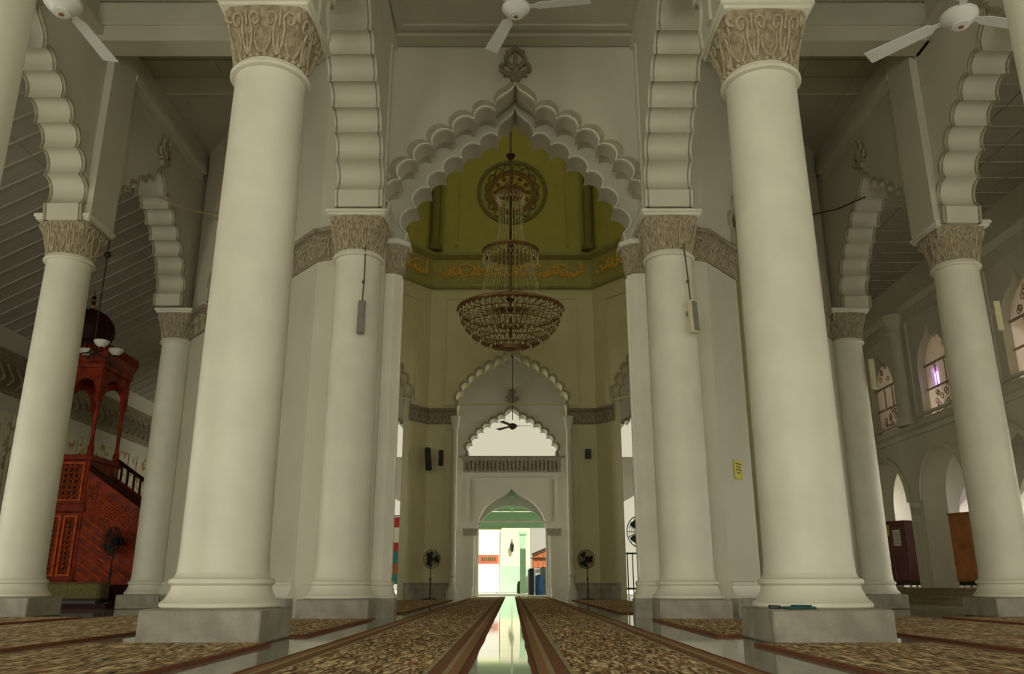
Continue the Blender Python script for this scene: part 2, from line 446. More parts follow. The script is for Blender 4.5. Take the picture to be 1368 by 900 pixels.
dup(col0, (2.80, 8.08, 0), 0, 'thick white round column with a small green cloth on its plinth')
dup(col0, (-2.42, 3.0, 0), 0, 'white column shaft cut by the upper corner of the view, pulpit side', sc=(.74, .74, 1))
dup(col0, (2.49, 3.0, 0), 0, 'white column shaft cut by the upper corner of the view, cabinet side', sc=(.74, .74, 1))
dup(col0, (-8.06, 13.98, 0), 0, 'white round column standing in front of the red wooden pulpit', sc=(.98, .98, 1.035))
dup(col0, (8.10, 14.05, 0), 0, 'white round column standing beside the orange-brown cabinet', sc=(.98, .98, 1.02))
G2 = 'engaged columns of the main arch'
dup(col0, (-2.62, 13.12, 0), 0, 'engaged white column carrying the main arch, pulpit side', sc=(1, 1, .985), group=G2)
dup(col0, (2.68, 13.12, 0), 0, 'engaged white column carrying the main arch, cabinet side, near the yellow notice', sc=(1, 1, .985), group=G2)
G3 = 'engaged columns at the far ends of the side arcades'
dup(col0, (-7.84, 18.52, 0), 0, 'engaged white column just past the pulpit stairs, at the far end of the side arcade', sc=(.86, .86, 1.0), group=G3)
dup(col0, (7.84, 18.52, 0), 0, 'engaged white column ending the side arcade, next to the dark red cabinet', sc=(.86, .86, 1.0), group=G3)

# jamb pilasters of the main arch
def make_jamb(label):
    e = empty('jamb_pilaster', (0,0,0), 0, label, 'pilaster', 'jamb pilasters of the main arch', 'thing')
    def octo(h, z): return [(-h,-h*.45,z),(-h*.45,-h,z),(h*.45,-h,z),(h,-h*.45,z),(h,h*.45,z),(h*.45,h,z),(-h*.45,h,z),(-h,h*.45,z)]
    def stack(rows):
        b = MB(); vs = []; fs = []
        for h, z in rows: vs += octo(h, z)
        for k in range(len(rows)-1):
            for i in range(8): fs.append((k*8+i, k*8+(i+1)%8, k*8+8+(i+1)%8, k*8+8+i))
        fs += [tuple(range(7,-1,-1)), tuple(len(rows)*8-8+i for i in range(8))]
        b.add(vs, fs); return b
    stack([(.30,0),(.30,.28),(.285,.29)]).build('plinth', M['plinth'], e)
    stack([(.285,.29),(.29,.33),(.27,.36),(.24,.44),(.235,.48),(.25,.49),(.25,.53),(.23,.55)]).build('pilaster_base', M['column'], e)
    b = stack([(.215,.55),(.205,5.66),(.205,5.70)])
    for a in (-.205, .205): b.tube([(a, -.09, .6), (a, -.09, 5.6)], .03, 8)
    b.build('shaft', M['column'], e)
    b = stack([(.205,5.68),(.24,5.70),(.245,5.73),(.235,5.75),(.21,5.76),(.22,5.9),(.25,6.05),(.30,6.20)])
    b.m = 1
    def surf(s, t):
        a = 2*PI*s; h = (.215 + .085*t**1.6)*1.06; return (h*math.cos(a), h*math.sin(a), 5.78 + .42*t)
    relief_scrolls(b, surf, 6, .012)
    b.build('capital', [M['capital'], M['relief']], e)
    stack([(.31,6.20),(.33,6.22),(.33,6.28),(.31,6.30)]).build('abacus', M['column'], e)
    return e
j = make_jamb('slim white pilaster beside the engaged column of the main arch, pulpit side'); j.location = (-2.13, 13.62, 0)
dup(j, (2.22, 13.62, 0), 0, 'slim white pilaster beside the engaged column of the main arch, cabinet side')

# ------------------------------------------------------------------ floor
b = MB(); b.box(-16, 16, -9, 37.2, -0.2, 0); struct(b, 'floor', M['floor'], 'polished grey-green marble floor running between the rugs', 'floor')

# rugs
def rug(x0, x1, y0, y1, m, label, group='patterned prayer rugs', th=0.022):
    w = x1-x0; l = y1-y0; b = MB()
    nx, ny = 6, max(8, int(l*3)); vs = []; fs = []
    for j in range(ny+1):
        for i in range(nx+1):
            e = 0.006*random.random() if i in (0, nx) else 0
            vs.append((-w/2 + w*i/nx + (random.uniform(-.006, .006) if i in (0, nx) else 0), -l/2 + l*j/ny, th + e*0.5))
    for j in range(ny):
        for i in range(nx):
            a = j*(nx+1)+i; fs.append((a, a+1, a+nx+2, a+nx+1))
    b.add(vs, fs)
    # turned-down edge
    per = [(0*(nx+1)+i) for i in range(nx+1)] + [(jj*(nx+1)+nx) for jj in range(1, ny+1)] + [(ny*(nx+1)+i) for i in range(nx-1, -1, -1)] + [(jj*(nx+1)) for jj in range(ny-1, 0, -1)]
    low = [(vs[p][0], vs[p][1], 0.0) for p in per]
    top = [vs[p] for p in per]; n = len(per)
    b.m = 1
    b.add(top + low, [(i, n+i, n+(i+1)%n, (i+1)%n) for i in range(n)] + [tuple(n+i for i in range(n))])
    o = b.build('prayer_rug', [m, M['rugedge']], loc=((x0+x1)/2, (y0+y1)/2, 0.001))
    return tag(o, label, 'rug', group)
rug(-1.56, -.265, 1.2, 34.6, M['rugn'], 'long patterned rug bordering the bright marble strip, pulpit side')
rug(.115, 1.44, 1.2, 34.6, M['rugn'], 'long patterned rug bordering the bright marble strip, cabinet side')
for sx, nm in ((-1, 'pulpit side'), (1, 'cabinet side')):
    def R(a, c, y0, y1, lab): rug(min(sx*a, sx*c), max(sx*a, sx*c), y0, y1, M['rugs'], lab)
    R(2.06, 3.62, 3.5, 7.46, 'patterned rug in front of the nearest thick column, ' + nm)
    R(2.02, 3.55, 8.62, 12.55, 'short patterned rug lying between the nearest thick column and the main arch, ' + nm)
    R(3.90, 6.20, 1.0, 13.6, 'wide patterned rug, second row out from the nearest thick column, ' + nm)
    R(6.55, 8.2, 1.0, 13.25, 'patterned rug running up to the outer row of columns, ' + nm)
    R(1.90, 3.5, 15.2, 27.5, 'patterned rug just inside the main arch at the foot of the slim pilaster, ' + nm)

# ------------------------------------------------------------------ octagonal hall
OI = [(-2.80,14.0),(2.80,14.0),(7.0,19.1),(7.0,24.4),(3.05,29.5),(-3.05,29.5),(-7.0,24.4),(-7.0,19.1)]
TH = 0.8
Z1 = 11.30
onames = ['main_arch', 'cabinet_side_diagonal', 'hall_cabinet_side', 'far_cabinet_diagonal', 'far', 'far_pulpit_diagonal', 'hall_pulpit_side', 'pulpit_side_diagonal']
olabs = ['tall white wall with the large double scalloped arch under the middle ceiling fan', 'white angled wall behind the yellow notice, cabinet side of the main arch',
         'cream side wall of the domed hall, cabinet side', 'cream angled wall of the domed hall behind the standing fan, cabinet side',
         'cream far wall of the domed hall with a scalloped arch below the chandelier', 'cream angled wall of the domed hall behind the standing fan, pulpit side',
         'cream side wall of the domed hall, pulpit side', 'white angled wall beside the main arch, pulpit side']
def wall_with_arch(name, P, Q, cu, w, spring, rise, m, label, ztop=Z1, th=TH, edge=True, both=True, m2=None):
    fm = SEG(P, Q); L = (Vector(Q)-Vector(P)).length
    pr = scallop(cu, w, spring, rise)
    b = MB()
    b.poly([(0,0),(cu-w,0)] + pr + [(cu+w,0),(L,0),(L,ztop),(0,ztop)], [], fm, 0, th)
    o = struct(b, name, m, label, 'wall')
    b = MB(); archivolt(b, cu, w, spring, rise, fm, -.05, 0.02)
    if both: archivolt(b, cu, w, spring, rise, fm, th-.02, th+.05)
    b.build('archivolt', m2 or M['trimband'], o)
    return o, fm, L
for i in range(8):
    P, Q = OI[i], OI[(i+1) % 8]
    L = (Vector(Q)-Vector(P)).length
    if i == 0: continue
    wm = M['plaster'] if i in (1, 7) else M['hallwall']
    # octagon is listed anticlockwise, so the outside lies to the right of P->Q
    w = {4: 2.0, 2: 1.7, 6: 1.7, 3: L/2 - .95, 5: L/2 - .95}.get(i, L/2 - 1.2)
    o, fm, L = wall_with_arch('wall_' + onames[i], P, Q, L/2, w, 6.64, {4: 2.28}.get(i, 2.5), wm, olabs[i], th=.3 if i in (3, 5) else TH)
# corner wedges between the octagon walls, painted like their neighbours
def outw(i, d=TH):
    P, Q = Vector(OI[i]), Vector(OI[(i+1) % 8]); dd = (Q-P).normalized(); return Vector((dd.y, -dd.x))*d
for i in range(8):
    p = Vector(OI[i]); a = p + outw(i-1); c = p + outw(i)
    d0 = 0.7 if i in (0, 1) else TH
    if i == 0: c = Vector((p.x, 13.25))
    if i == 1: a = Vector((p.x, 13.25))
    b = MB(); b.prism([(p.x, p.y), (a.x, a.y), (c.x, c.y)], 0, Z1)
    nm = ['main arch, pulpit side', 'main arch, cabinet side', 'domed hall beside the dark red cabinet', 'domed hall, far corner of the cabinet side', 'domed hall by the far standing fan, cabinet side',
          'domed hall by the far standing fan, pulpit side', 'domed hall, far corner of the pulpit side', 'domed hall beside the pulpit stairs'][i]
    struct(b, 'trim_corner_%d' % i, M['plaster'] if i in (0, 1, 2, 7) else M['hallwall'], 'narrow vertical corner strip between two walls at the ' + nm, 'trim')

# main arch wall: two stepped scalloped orders
fm = FR(0)
b = MB()
prA = scallop(.06, 2.26, 6.62, 2.71)
def order(profile, cu, w, Y, d, name=None, parent=None, m='plaster', jw=None):
    zb = profile[0][1] - .04; jw = jw or w
    L = [(cu-jw,0),(cu-jw,zb),(cu-w,zb)] if jw != w else [(cu-w,0)]
    Rr = [(2*cu-x, z) for x, z in reversed(L)]
    b = MB(); b.poly([(-2.8,0)] + L + profile + Rr + [(2.8,0),(2.8,11.3),(-2.8,11.3)], [], FR(Y), 0, d)
    return struct(b, 'wall_main_arch', M['plaster'], olabs[0], 'wall') if parent is None else b.build(name, M[m], parent)
wm = order(prA, .06, 2.26, 13.25, .38)
order(scallop(.06, 2.40, 6.56, 2.90), .06, 2.40, 13.63, .32, 'recessed_order', wm)
order(scallop(.06, 2.02, 6.36, 2.90), .06, 2.02, 13.95, .50, 'inner_order', wm, jw=2.16)
b = MB(); archivolt(b, .06, 2.26, 6.62, 2.71, FR(13.25), -.07, .02, .035); b.build('archivolt', M['column'], wm)
b = MB(); archivolt(b, .06, 2.30, 6.62, 2.76, FR(13.25), -.03, .01, .13); b.build('archivolt_band', M['trimband'], wm)
b = MB(); archivolt(b, .06, 2.02, 6.36, 2.90, FR(13.95), -.05, .02, .04); b.build('inner_archivolt', M['column'], wm)

def finial(fmap, cu, z, s, parent, m, name='finial'):
    """fleuron on an arch tip: stem, bar, two curled leaves and a heart-shaped bud"""
    b = MB()
    T = lambda u, v, w=0: fmap(cu + u*s, z + v*s, w)
    b.poly([(cu-.10*s, z-.05*s), (cu+.10*s, z-.05*s), (cu+.16*s, z+.10*s), (cu-.16*s, z+.10*s)], [], fmap, -.08, .02)
    b.poly([(cu-.30*s, z+.10*s), (cu+.30*s, z+.10*s), (cu+.30*s, z+.17*s), (cu-.30*s, z+.17*s)], [], fmap, -.10, .02)
    for sg in (1, -1):
        b.tube([T(sg*(.10 + .27*math.sin(q*2.7)), .17 + .36*q - .10*max(0, q-.75), -.05) for q in [k/9 for k in range(10)]], .055*s, 7)
        b.ball(T(sg*.34, .27, -.06), .075*s, 8, 6)
        b.tube([T(sg*(.02 + .22*math.sin(q*PI)), .30 + .62*q, -.06) for q in [k/9 for k in range(10)]], .06*s, 7)
        b.ball(T(sg*.17, .80, -.06), .085*s, 8, 6)
    b.tube([T(0, .17, -.05), T(0, .55, -.07), T(0, .88, -.05)], .07*s, 7, r1=.03*s)
    return b.build(name, m, parent)
finial(FR(13.25), .06, 9.42, .72, wm, M['band'])

# carved bands on the outside of the hall piers (slanting capital bands)
def cap_band(path, z0, z1, m, name, label, n, flare=.10):
    b = MB(); zz = z1 - z0
    b.sweep(path, [(-.05, z0), (.035, z0), (.045, z0+.03), (.02, z0+.05), (.025, z0+.3*zz), (flare*.6, z1-.12), (flare, z1-.08), (flare+.04, z1-.075), (flare+.05, z1), (-.05, z1)])
    b.m = 1
    P = [Vector(p) for p in path]
    for a, c in zip(P[:-1], P[1:]):
        d = c - a; L = d.length; d.normalize(); nn = Vector((d.y, -d.x))
        k = max(1, round(n * L))
        def surf(s, t):
            q = a + d*(s*L) + nn*(.03 + .06*t**2); return (q.x, q.y, z0 + .05 + (zz-.17)*t)
        relief_scrolls(b, surf, k, .013)
    o = b.build(name, [m, M['relief']])
    return tag(o, label, 'carved band', 'carved capital bands', 'structure')
def diag_pts(i, t0, t1):
    P, Q = Vector(OI[i]), Vector(OI[(i+1) % 8]); d = (Q-P).normalized(); n = Vector((d.y, -d.x))
    a = P + d*t0 + n*TH; c = P + d*t1 + n*TH
    return a, c
L1 = (Vector(OI[2])-Vector(OI[1])).length
a, c = diag_pts(7, L1-1.2, L1)
cap_band([(-4.0+.42, 14.93), (a.x, a.y), (c.x, c.y), (-2.8, 13.25)][1:], 5.92, 6.50, M['band'], 'trim_1', 'carved tan band on the angled wall beside the main arch, pulpit side', 2.2)
a, c = diag_pts(1, 0, 1.2)
cap_band([(2.8, 13.25), (a.x, a.y), (c.x, c.y)], 5.92, 6.50, M['band'], 'trim_2', 'carved tan band on the angled wall above the yellow notice', 2.2)
a, c = diag_pts(7, 0, 1.2)
cap_band([(-7.8, 19.1), (a.x, a.y), (c.x, c.y)], 5.95, 6.55, M['band'], 'trim_3', 'carved tan band on the angled wall past the pulpit stairs', 2.2)
a, c = diag_pts(1, L1-1.2, L1)
cap_band([(a.x, a.y), (c.x, c.y), (7.8, 19.1)], 5.95, 6.55, M['band'], 'trim_4', 'carved tan band on the angled wall by the dark red cabinet', 2.2)
# moulded feet under those walls
def foot(path, name, label, m2=None):
    b = MB(); b.sweep(path, [(-.03, 0), (.12, 0), (.12, .28), (-.03, .29)]); b.m = 1
    b.sweep(path, [(-.03, .285), (.10, .285), (.11, .32), (.09, .35), (.05, .44), (.045, .48), (.06, .49), (.06, .53), (.03, .55), (-.03, .55)])
    o = b.build(name, [M['plinth'], m2 or M['column']]); return tag(o, label, 'baseboard', kind='structure')
for i, t0, t1, nm, lab in ((7, L1-1.2, L1, 'baseboard_1', 'moulded stone foot of the angled wall beside the main arch, pulpit side'), (1, 0, 1.2, 'baseboard_2', 'moulded stone foot of the angled wall under the yellow notice'),
                           (7, 0, 1.2, 'baseboard_3', 'moulded stone foot of the angled wall past the pulpit'), (1, L1-1.2, L1, 'baseboard_4', 'moulded stone foot of the angled wall by the dark red cabinet')):
    a, c = diag_pts(i, t0, t1); foot([(a.x, a.y), (c.x, c.y)], nm, lab)

# inside carved bands on the far piers and the feet under them
def inner_path(i, t0, t1):
    P, Q = Vector(OI[i]), Vector(OI[(i+1) % 8]); d = (Q-P).normalized(); return P + d*t0, P + d*t1
L4 = 6.1; Ld = (Vector(OI[4])-Vector(OI[3])).length
pA = inner_path(5, .95, 0)[0]; pm = OI[5]; pB = (-2.0, 29.5)
cap_band([(pB[0], pB[1]), (pm[0], pm[1]), (pA.x, pA.y)][::-1][::-1], 6.05, 6.62, M['band'], 'trim_5', 'carved brown band on the far pier above the black speakers, pulpit side', 1.8) if False else None
def inner_band(pts, z0, z1, nm, lab):
    cap_band(pts, z0, z1, M['band'], nm, lab, 1.8, .09)
pC = inner_path(3, Ld-.95, Ld)[0]
inner_band([(pA.x, pA.y), (pm[0], pm[1]), pB], 6.05, 6.62, 'trim_5', 'carved brown band on the far pier above the black speakers, pulpit side')
inner_band([(2.0, 29.5), OI[4], (pC.x, pC.y)], 6.05, 6.62, 'trim_6', 'carved brown band on the far pier above the small square speaker, cabinet side')
for pts, nm, lab in (([(pA.x, pA.y), (pm[0], pm[1]), pB], 'baseboard_5', 'dark moulded foot of the far pier behind the standing fan, pulpit side'), ([(2.0, 29.5), OI[4], (pC.x, pC.y)], 'baseboard_6', 'dark moulded foot of the far pier behind the standing fan, cabinet side')):
    foot(pts, nm, lab, M['plinth'])

# recessed-looking panel frames on the hall's far walls
def frame_panel(fmap, u0, u1, z0, z1, parent, m, t=.06, d=.045, name='panel_frame'):
    b = MB()
    b.poly([(u0,z0),(u1,z0),(u1,z1),(u0,z1)], [[(u0+t,z0+t),(u1-t,z0+t),(u1-t,z1-t),(u0+t,z1-t)]], fmap, -d, .01)
    return b.build(name, m, parent)
for nm, i in (('wall_far', 4), ('wall_far_pulpit_diagonal', 5), ('wall_far_cabinet_diagonal', 3)):
    w = bpy.data.objects[nm]; P, Q = OI[i], OI[(i+1) % 8]; L = (Vector(Q)-Vector(P)).length; f = SEG(P, Q)
    if i == 4:
        frame_panel(f, .55, L-.55, 6.75, 10.9, w, M['hallwall'])
        frame_panel(f, .62, .95, .8, 5.9, w, M['hallwall'], .05); frame_panel(f, L-.95, L-.62, .8, 5.9, w, M['hallwall'], .05)
    else: frame_panel(f, .7, L-.7, 6.75, 10.7, w, M['hallwall'])

# calligraphy frieze, drum, engaged columns, rosettes
IN = list(reversed(OI))     # walking clockwise so that "right" faces the inside
b = MB()
b.sweep(IN, [(-.3, 11.25), (.10, 11.25), (.16, 11.32), (.16, 11.42), (.08, 11.46), (.05, 11.55), (.05, 12.42), (.10, 12.46), (.22, 12.56), (.24, 12.68), (.10, 12.72), (-.3, 12.72)], closed=True)
fz = struct(b, 'trim_frieze', M['frieze'], 'olive yellow frieze with gold calligraphy running round the domed hall', 'frieze')
def scribble(fmap, u0, u1, z0, z1, parent, seed):
    rnd = random.Random(seed); H = z1 - z0
    for part in range(2):
        b = MB(); u = u0
        while u < u1 - .25:
            w = rnd.uniform(.22, .5); k = rnd.random()
            base = z0 + H*rnd.uniform(.12, .3)
            if k < .34:      # bowl letter with a dot
                pts = [(u + w*q, base + H*.26*(2*q-1)**2) for q in [i/8 for i in range(9)]]
                b.ball(fmap(u + w*.5, base + H*.42, -.06), .03, 6, 4)
            elif k < .6:     # tall stroke with a foot
                pts = [(u + w*.3, z1 - H*.05), (u + w*.34, base + H*.2), (u + w*.5, base), (u + w*.9, base + H*.08)]
            elif k < .82:    # loop
                pts = [(u + w*.5 + w*.36*math.cos(q*6.6), base + H*.25 + H*.2*math.sin(q*6.6)) for q in [i/11 for i in range(12)]] + [(u + w*1.1, base)]
            else:            # long swash over the line
                pts = [(u + w*1.6*q, z0 + H*(.62 + .24*math.sin(q*PI))) for q in [i/8 for i in range(9)]]
            b.tube([fmap(x, z, -.065) for x, z in pts], .045 if part == 0 else .028, 5)
            u += w*(.72 if part == 0 else 1.0)
        b.build('calligraphy', M['gold'], parent)
for i in (3, 4, 5):
    P, Q = OI[i], OI[(i+1) % 8]; L = (Vector(Q)-Vector(P)).length
    scribble(SEG(P, Q), .3, L-.3, 11.62, 12.34, fz, 40+i)
def inner_off(i, d):
    n = outw(i-1, 1) + outw(i, 1); n = n / n.length_squared * 2 if n.length else n
    return Vector(OI[i]) + n*d*.5*2/ (1 if True else 1)
b = MB()
for i in range(8):
    P, Q = OI[i], OI[(i+1) % 8]; L = (Vector(Q)-Vector(P)).length; f = SEG(P, Q)
    holes = []
    if i in (0, 1, 2, 6, 7): holes = [[(L/2-.9, 15.2), (L/2+.9, 15.2)] + list(reversed(smooth_arch(L/2, .9, 16.8, 1.3)))]
    b.poly([(0,12.7),(L,12.7),(L,19.6),(0,19.6)], holes, f, 0, .5)
dr = struct(b, 'wall_drum', M['drum'], 'olive yellow drum wall above the frieze of the domed hall', 'wall')
b = MB(); b.prism([(p[0]*1.08, 21.75 + (p[1]-21.75)*1.08) for p in OI], 19.6, 19.8)
struct(b, 'ceiling_dome', M['drum'], 'olive ceiling closing the drum over the chandelier', 'ceiling')
b = MB()
for i in (3, 4, 5, 6):
    p = Vector(OI[i]); q = p + (Vector((0, 21.75)) - p).normalized()*.18
for x in (-2.93, 2.93):
    b = MB(); b.lathe([(.26,12.72),(.26,12.9),(.20,12.98),(.17,13.1),(.16,17.6),(.2,17.7),(.28,18.0),(.28,18.2)], x, 29.25, 0, 20)
    b.build('drum_column', M['drumdark'], dr)
for i in (3, 4, 5):
    P, Q = OI[i], OI[(i+1) % 8]; L = (Vector(Q)-Vector(P)).length; f = SEG(P, Q)
    if i == 4:
        b = MB()
        for k in (.85, L-.95): b.poly([(k,13.0),(k+.10,13.0),(k+.10,19),(k,19)], [], f, -.05, .01)
        b.build('pilaster_strip', M['drum'], dr)
    # round rosette medallion
    R = 1.38; zc = 15.31
    disc = lambda r, n=48: [(L/2 + r*math.cos(2*PI*k/n), zc + r*math.sin(2*PI*k/n)) for k in range(n)]
    ro = MB(); ro.poly(disc(R), [disc(R*.90)], f, -.07, .01); ro.poly(disc(R*.70), [disc(R*.64)], f, -.06, .01)
    for k in range(16):
        a = 2*PI*k/16
        ro.tube([f(L/2 + (R*.70 + .10*math.sin(q*PI))*math.cos(a + .39*q), zc + (R*.70 + R*.2*math.sin(q*PI))*math.sin(a + .39*q), -.05) for q in [t/6 for t in range(7)]], .03, 5)
    rr = ro.build('rosette', M['drumdark'], dr)
    g = MB(); rnd = random.Random(5)
    g.poly(disc(R*.62, 32), [disc(R*.56, 32)], f, -.06, .01)
    for k in range(12):
        a = 2*PI*k/12
        g.ball(f(L/2 + R*.46*math.cos(a), zc + R*.46*math.sin(a), -.04), .09, 6, 4)
        g.tube([f(L/2 + R*.30*q*math.cos(a+q), zc + R*.30*q*math.sin(a+q), -.05) for q in (.2, .5, .8, 1.1)], .035, 5)
    g.build('rosette_script', M['goldred'], rr)

# ------------------------------------------------------------------ nave arcade and ceilings
def arcade(X0, X1, y0, y1, zs, ztop, arches, name, label, m=None, m2=None):
    b = MB(); poly = [(y0, zs)]
    for cu, w, rise in arches: poly += scallop(cu, w, zs, rise)
    poly += [(y1, zs), (y1, ztop), (y0, ztop)]
    b.poly(poly, [], SD(X0), 0, X1-X0)
    o = struct(b, name, m or M['plaster'], label, 'wall')
    b = MB()
    for cu, w, rise in arches:
        archivolt(b, cu, w, zs, rise, SD(X0), -.035, .03, .06); archivolt(b, cu, w, zs, rise, SD(X1), -.03, .035, .06)
    b.build('archivolt', m2 or M['plaster'], o)
    return o
for s, nm in ((-1, 'pulpit side'), (1, 'cabinet side')):
    off = 0.06 if s > 0 else 0
    x0, x1 = sorted((s*2.24+off, s*2.98+off))
    o = arcade(x0, x1, -8, 13.25, 6.635, 11.2, [(-4.8, 2.05, 2.75), (.4, 2.05, 2.75), (5.55, 2.05, 2.75), (10.62, 2.12, 2.75)], 'wall_nave_' + nm.replace(' ', '_'), 'white wall with a fluted scalloped arch over the central rugs, ' + nm)
    # vertical mouldings and a cornice on the nave side
    b = MB()
    xi = s*2.24+off; t0, t1 = sorted((xi, xi - s*.04))
    b.box(t0, t1, 13.02, 13.10, 6.7, 10.2); b.box(t0, t1, 8.0, 8.10, 6.7, 10.2)
    t0, t1 = sorted((xi, xi - s*.10)); b.box(t0, t1, -8, 13.25, 10.08, 10.2)
    b.build('moulding', M['plaster'], o)
    # outer arcade
    x0, x1 = sorted((s*7.72, s*8.34))
    o = arcade(x0, x1, -8, 19.15, 6.72 if s < 0 else 6.66, 11.2, [(-4.6, 2.05, 2.8), (.6, 2.05, 2.8), (5.8, 2.05, 2.8), (11.28, 2.18, 2.85), (16.3, 1.86, 2.58)], 'wall_outer_arcade_' + nm.replace(' ', '_'), 'pale wall with fluted scalloped arches between the outer columns, ' + nm, m2=M['trimband'])  # tan archivolt colour paints in the shade on these band faces
    b = MB(); xi = s*7.72
    t0, t1 = sorted((xi, xi - s*.14)); b.box(t0, t1, 13.55, 14.42, 6.75, 10.9)
    b.build('pier_face', M['plaster'], o)
    b = MB(); t0, t1 = sorted((xi, xi - s*.16)); b.box(t0, t1, 14.42, 18.4, 10.22, 10.36); b.box(t0, t1, 8.4, 13.55, 10.22, 10.36)
    t0, t1 = sorted((xi, xi - s*.06)); b.box(t0, t1, 14.42, 18.4, 10.1, 10.22); b.box(t0, t1, 8.4, 13.55, 10.1, 10.22)
    b.build('cornice', M['plaster'], o)
    for cu, rise in ((16.3, 2.58), (11.28, 2.85)):
        finial(lambda u, v, w, X=xi, s=s: (X + w if s < 0 and False else X - s*(-w), u, v), cu, (6.72 if s < 0 else 6.66) + rise + .04, .70, o, M['trimband'])
    # aisle ceiling and cross beams
    b = MB(); e = .05
    P = [(s*2.9, -8), (s*8.0, -8), (s*8.0, 19.0), (s*7.75, 19.4), (s*3.5, 13.9), (s*2.9, 13.4)]
    if s > 0: P = P[::-1]
    b.prism(P, 10.95, 11.15)
    # panel battens
    for k in range(30):
        y = -2 + k*.62
        if 12.9 < y < 13.7: continue
        xm = 7.8
        xs = 2.98 if y < 13.2 else 2.98 + (y-13.2)*.8
        if xs < xm - .3: b.box(s*xs, s*xm, y, y+.05, 10.915, 10.955)
    for k in range(4): b.box(s*(3.9+k*1.15), s*(3.93+k*1.15), -8, 13.5 + k*1.15, 10.925, 10.955)
    struct(b, 'ceiling_aisle_' + nm.replace(' ', '_'), M['ceil'], 'panelled flat ceiling above the aisle rugs, ' + nm, 'ceiling')
    b = MB()
    x0, x1 = sorted((s*2.95, s*7.85))
    b.box(x0, x1, 12.98, 13.45, 10.1, 10.96); b.box(x0, x1, 12.94, 13.49, 10.42, 10.50)
    struct(b, 'beam_aisle_' + nm.replace(' ', '_'), M['plaster'], 'white cross beam under the aisle ceiling beside the main arch, ' + nm, 'beam')
    b = MB(); b.box(x0, x1, 7.75, 8.2, 10.1, 10.96)
    struct(b, 'beam_aisle_near_' + nm.replace(' ', '_'), M['plaster'], 'white cross beam under the aisle ceiling above the nearest thick column, ' + nm, 'beam')

b = MB(); b.box(-2.98, 3.04, -8, 13.3, 10.2, 10.4)
# recessed frame on the ceiling
b.box(-2.2, 2.25, 12.9, 13.2, 10.14, 10.2)
fmC = lambda u, v, w: (u, v, 10.2 - w)
b.poly([(-2.1, 8.5), (2.2, 8.5), (2.2, 12.75), (-2.1, 12.75)], [[(-1.98, 8.62), (2.08, 8.62), (2.08, 12.63), (-1.98, 12.63)]], fmC, -.01, .04)
struct(b, 'ceiling_nave', M['ceil'], 'flat white ceiling with a moulded frame above the middle ceiling fan', 'ceiling')

# wall closing the top of the main arch bay is the main arch wall; back wall behind the viewer with open doorways
b = MB(); holes = []
for cx in (-10.8, -5.4, 0, 5.4, 10.4):
    w = 1.6; a = smooth_arch(cx, w, 3.6, 1.7)
    holes.append([(cx-w, .02)] + a + [(cx+w, .02)])
b.poly([(-14, 0), (13, 0), (13, 11.3), (-14, 11.3)], holes, FR(-8.4), 0, .4)
struct(b, 'wall_back', M['plaster'], 'white wall with open arched doorways behind the viewer', 'wall')

# ------------------------------------------------------------------ far corridor and entrance wall
YD = 36.5
b = MB(); holes = []; 
def hole_rect(a, base): return [(a[0][0], base)] + a + [(a[-1][0], base)]
dcx = 0.0
mainarch = smooth_arch(-.02, 1.50, 2.75, 1.75, 16, .16)
# wall from x=-16..16, door reaches the floor
poly = [(-16, 0)]
sidedoors = (-5.55, 5.55)
def door_profile(cx, w, zs, rise): return smooth_arch(cx, w, zs, rise, 14, .14)
for cx, w, zs, rise in ((-5.55, 1.15, 2.9, 1.5), (-.02, 1.50, 2.75, 1.75), (5.55, 1.15, 2.9, 1.5)):
    a = door_profile(cx, w, zs, rise); poly += [(cx-w, 0)] + a + [(cx+w, 0)]
poly += [(16, 0), (16, 11), (-16, 11)]
for cx, w in ((-5.55, 1.6), (0, 1.98), (5.55, 1.6)):
    pr = scallop(cx, w, 5.9, 2.3 if cx == 0 else 2.0); holes.append(pr)
b.poly(poly, holes, FR(YD), 0, .9)
we = struct(b, 'wall_entrance', M['plaster'], 'grey-white far wall with the bright open doorway and scalloped lunette above it', 'wall')
for cx, w, r in ((-5.55, 1.6, 2.0), (0, 1.98, 2.3), (5.55, 1.6, 2.0)):
    b = MB(); archivolt(b, cx, w, 5.9, r, FR(YD), -.07, .02, .13); b.build('archivolt', M['band'], we)
finial(FR(YD), 0, 8.28, .75, we, M['band'])
b = MB(); b.box(-2.2, 2.2, YD-.14, YD+.02, 5.74, 5.86); b.box(-2.35, 2.35, YD-.20, YD+.02, 5.86, 5.92)
b.build('lunette_sill', M['band'], we)
b = MB(); b.box(-2.15, 2.15, YD-.10, YD+.02, 5.22, 5.74)
for k in range(24): b.box(-2.1+k*.178, -2.02+k*.178, YD-.13, YD-.09, 5.28, 5.68)
b.build('entablature', M['band'], we)
frame_panel(FR(YD), -1.95, 1.95, 3.05, 5.0, we, M['plaster'], .07, .05)
